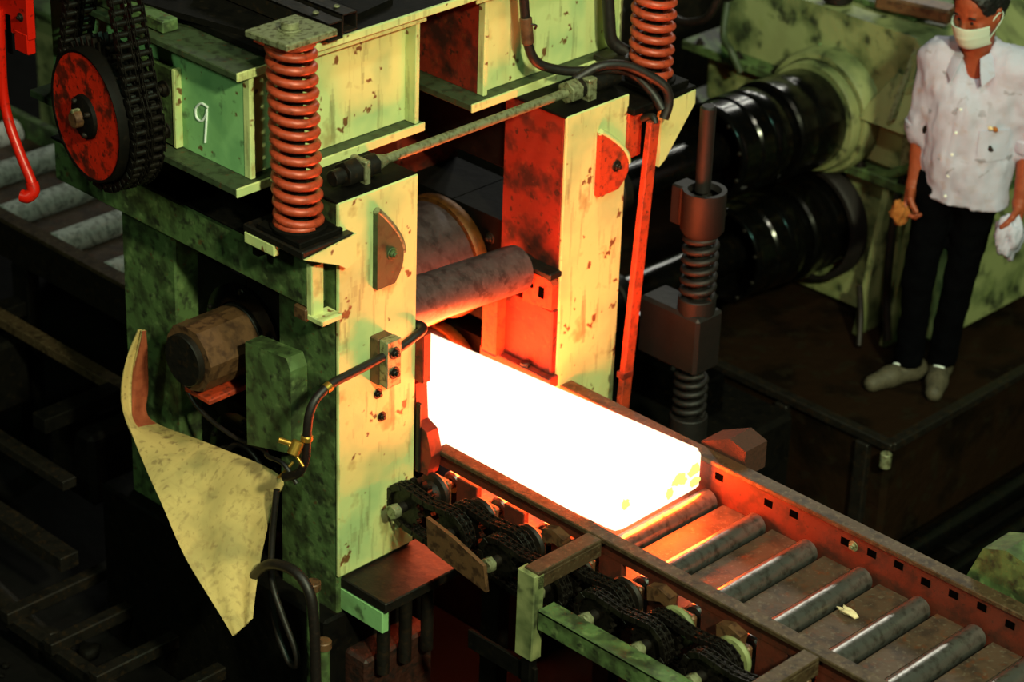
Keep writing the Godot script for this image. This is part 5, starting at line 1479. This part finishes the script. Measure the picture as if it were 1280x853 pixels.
	# collar: two flaps
	for sx in [-1.0, 1.0]:
		var grid := []
		for i in 5:
			var a := i / 4.0
			var ang: float = lerpf(PI * 0.98, 0.50, a) * sx
			var top := neck + V(sin(ang) * 0.064, 0.085 - 0.06 * a, cos(ang) * 0.064 + 0.014 * a)
			var row := []
			for j in 5:
				var b := j / 4.0
				row.append(T * (top + V(sin(ang) * 0.032 * b + sx * 0.010 * b * a, (-0.045 - 0.045 * a * a) * b, cos(ang) * 0.03 * b + 0.022 * a * b + 0.01 * sin(PI * b))))
			grid.append(row)
		part("collar", Shape.new().sheet(grid, 0.004), shirt, sm)
	# placket with buttons, chest pocket
	var front := func(x: float, y: float) -> Vector3:
		var z := 0.24
		while z > 0.0 and c.at(V(x, y, z)) > 0.0:
			z -= 0.003
		return V(x, y, z)
	var pl := []
	for i in 13:
		var y := 1.295 - i * 0.036
		var row := []
		for j in 4:
			row.append(T * (front.call(0.076 - i * 0.002 + j * 0.009, y) + V(0, 0, 0.003 + (0.002 if j in [1, 2] else 0.0))))
		pl.append(row)
	part("placket", Shape.new().sheet(pl, 0.003), shirt, sm)
	for i in 5:
		var q: Vector3 = T * (front.call(0.088 - i * 0.005, 1.24 - i * 0.09) + V(0, 0, 0.005))
		part("button", Shape.new().rod(q, q + fwd * 0.004, 0.006, 12, 0.001), M.chalk, sm)
	var pk := []
	for i in 6:
		var row := []
		for j in 6:
			row.append(T * (front.call(0.165 + j * 0.02, 1.165 - i * 0.024) + V(0, 0, 0.005)))
		pk.append(row)
	part("pocket", Shape.new().sheet(pk, 0.004), shirt, sm)
	for q in [[0.20, 1.175, 0.012, M.paper], [0.215, 1.17, 0.016, gl], [0.205, 1.095, 0.018, hairm]]:
		part("pocket_item", Shape.new().lump(T * (front.call(q[0], q[1]) + V(0, 0, 0.006)), V(q[2], q[2] * 0.7, 0.006), 0.5, int(q[0] * 100.0), 6), q[3], sm)
	var st: Vector3 = T * (front.call(-0.045, 1.12) + V(0, 0, 0.0))
	part("oil_stain", Shape.new().lump(st, V(0.020, 0.026, 0.006), 0.5, 3, 6), M.dark_steel, sm)

	# trousers
	var p := Field.new(V(-0.16, 0.05, -0.2), V(0.34, 0.95, 0.2), 0.012)
	for side in 2:
		var hp: Vector3 = [hr, hl][side]
		p.cap(hp + V(0, 0.04, 0), [kr, kl][side], 0.088, 0.062, 0.012)
		p.cap([kr, kl][side], [ar, al][side] + V(0, 0.0, 0.0), 0.060, 0.056, 0.012)
	p.cap(hr, hl, 0.10, 0.10, 0.03)
	p.ripple(cloth_noise(12.0), 0.010, V(1, 0.8, 1))
	p.cut(V(0, 0.075, 0), V(0, -1, 0))
	part("trousers", p.into(Shape.new(), T), trousers, o)
	# shoes
	for side in 2:
		var a: Vector3 = [ar, al][side]
		var dir: Vector3 = [V(-0.62, 0, 0.78), V(0.10, 0, 0.99)][side]
		var q := Field.new(a + V(-0.26, -0.11, -0.12), a + V(0.16, 0.06, 0.30), 0.008)
		q.cap(V(a.x, 0.045, a.z) - dir * 0.045, V(a.x, 0.04, a.z) + dir * 0.09, 0.044, 0.040, 0.02)
		q.cap(V(a.x, 0.04, a.z) + dir * 0.09, V(a.x, 0.03, a.z) + dir * 0.175, 0.042, 0.034, 0.02)
		q.cap(V(a.x, 0.05, a.z) - dir * 0.02, V(a.x, 0.09, a.z) - dir * 0.01, 0.046, 0.046, 0.02)
		q.cut(V(0, 0.002, 0), V(0, -1, 0))
		var so := part("shoe", q.into(Shape.new(), T), shoem, o)
		part("lace", hose([T * (V(a.x, 0.085, a.z) + dir * 0.05 + V(-0.02, 0, 0)), T * (V(a.x, 0.09, a.z) + dir * 0.06), T * (V(a.x, 0.085, a.z) + dir * 0.055 + V(0.02, 0, 0))], 0.004, 4, 6), M.chalk, so)
	# face mask with ear loops
	var mg := []
	for i in 9:
		var v := i / 8.0
		var row := []
		for j in 13:
			var u := lerpf(-1.0, 1.0, j / 12.0)
			var w := lerpf(0.080, 0.066, v)
			var y := lerpf(-0.008, -0.098, v) - 0.006 * u * u + (0.010 * (1.0 - absf(u)) if i == 0 else 0.0)
			var bulge := 0.127 - 0.080 * pow(absf(u), 2.3) - 0.018 * pow(v, 2.5)
			row.append(T * H.call(u * w, y, bulge + 0.002 * sin(v * 18.0)))
		mg.append(row)
	var mk := part("face_mask", Shape.new().sheet(mg, 0.004), maskm, o)
	for sx in [-1.0, 1.0]:
		part("ear_loop", hose([T * H.call(sx * 0.073, -0.015, 0.035), T * H.call(sx * 0.084, 0.012, 0.0), T * H.call(sx * 0.09, 0.012, -0.02), T * H.call(sx * 0.086, -0.022, -0.016), T * H.call(sx * 0.062, -0.08, 0.03)], 0.0022, 5, 6), maskm, mk)
	# hair
	var hg := Field.new(head - V(0.13, 0.12, 0.16), head + V(0.13, 0.17, 0.14), 0.006)
	hg.cap(H.call(0, 0.038, -0.037), H.call(0, 0.052, 0.012), 0.090, 0.082, 0.02)
	hg.cap(H.call(0, 0.0, -0.05), H.call(0, -0.03, -0.055), 0.075, 0.06, 0.02)
	hg.ripple(cloth_noise(40.0), 0.006)
	hg.cap(H.call(0, -0.02, 0.12), H.call(0, 0.03, 0.11), 0.085, 0.078, 0.01, true)
	hg.cap(H.call(-0.1, -0.03, 0.02), H.call(-0.1, -0.05, 0.02), 0.045, 0.045, 0.01, true)
	hg.cap(H.call(0.1, -0.03, 0.02), H.call(0.1, -0.05, 0.02), 0.045, 0.045, 0.01, true)
	part("hair", hg.into(Shape.new(), T), hairm, o)
	for x in [-0.03, 0.03]:
		part("eyebrow", hose([T * H.call(x - 0.018, 0.027, 0.085), T * H.call(x, 0.032, 0.091), T * H.call(x + 0.018, 0.027, 0.085)], 0.0045, 4, 6), hairm, o)
		part("pupil", Shape.new().lump(T * H.call(x, 0.005, 0.083), V(0.0055, 0.0055, 0.0055), 0.0, 1, 6), hairm, o)
	# what the hands hold
	single("cotton_glove", Shape.new().lump(T * (wr + V(-0.03, -0.105, 0.055)), V(0.038, 0.048, 0.038), 0.6, 5, 14), gl, T * (wr + V(-0.03, -0.105, 0.055)), "orange-yellow cotton glove bunched in the worker's hand beside the gearbox", "glove")
	single("work_rag", Shape.new().lump(T * (wl + V(-0.02, -0.12, 0.05)), V(0.055, 0.085, 0.05), 0.6, 8, 14), shirt, T * (wl + V(-0.02, -0.12, 0.05)), "crumpled pale rag in the worker's hand at the right edge", "rag")
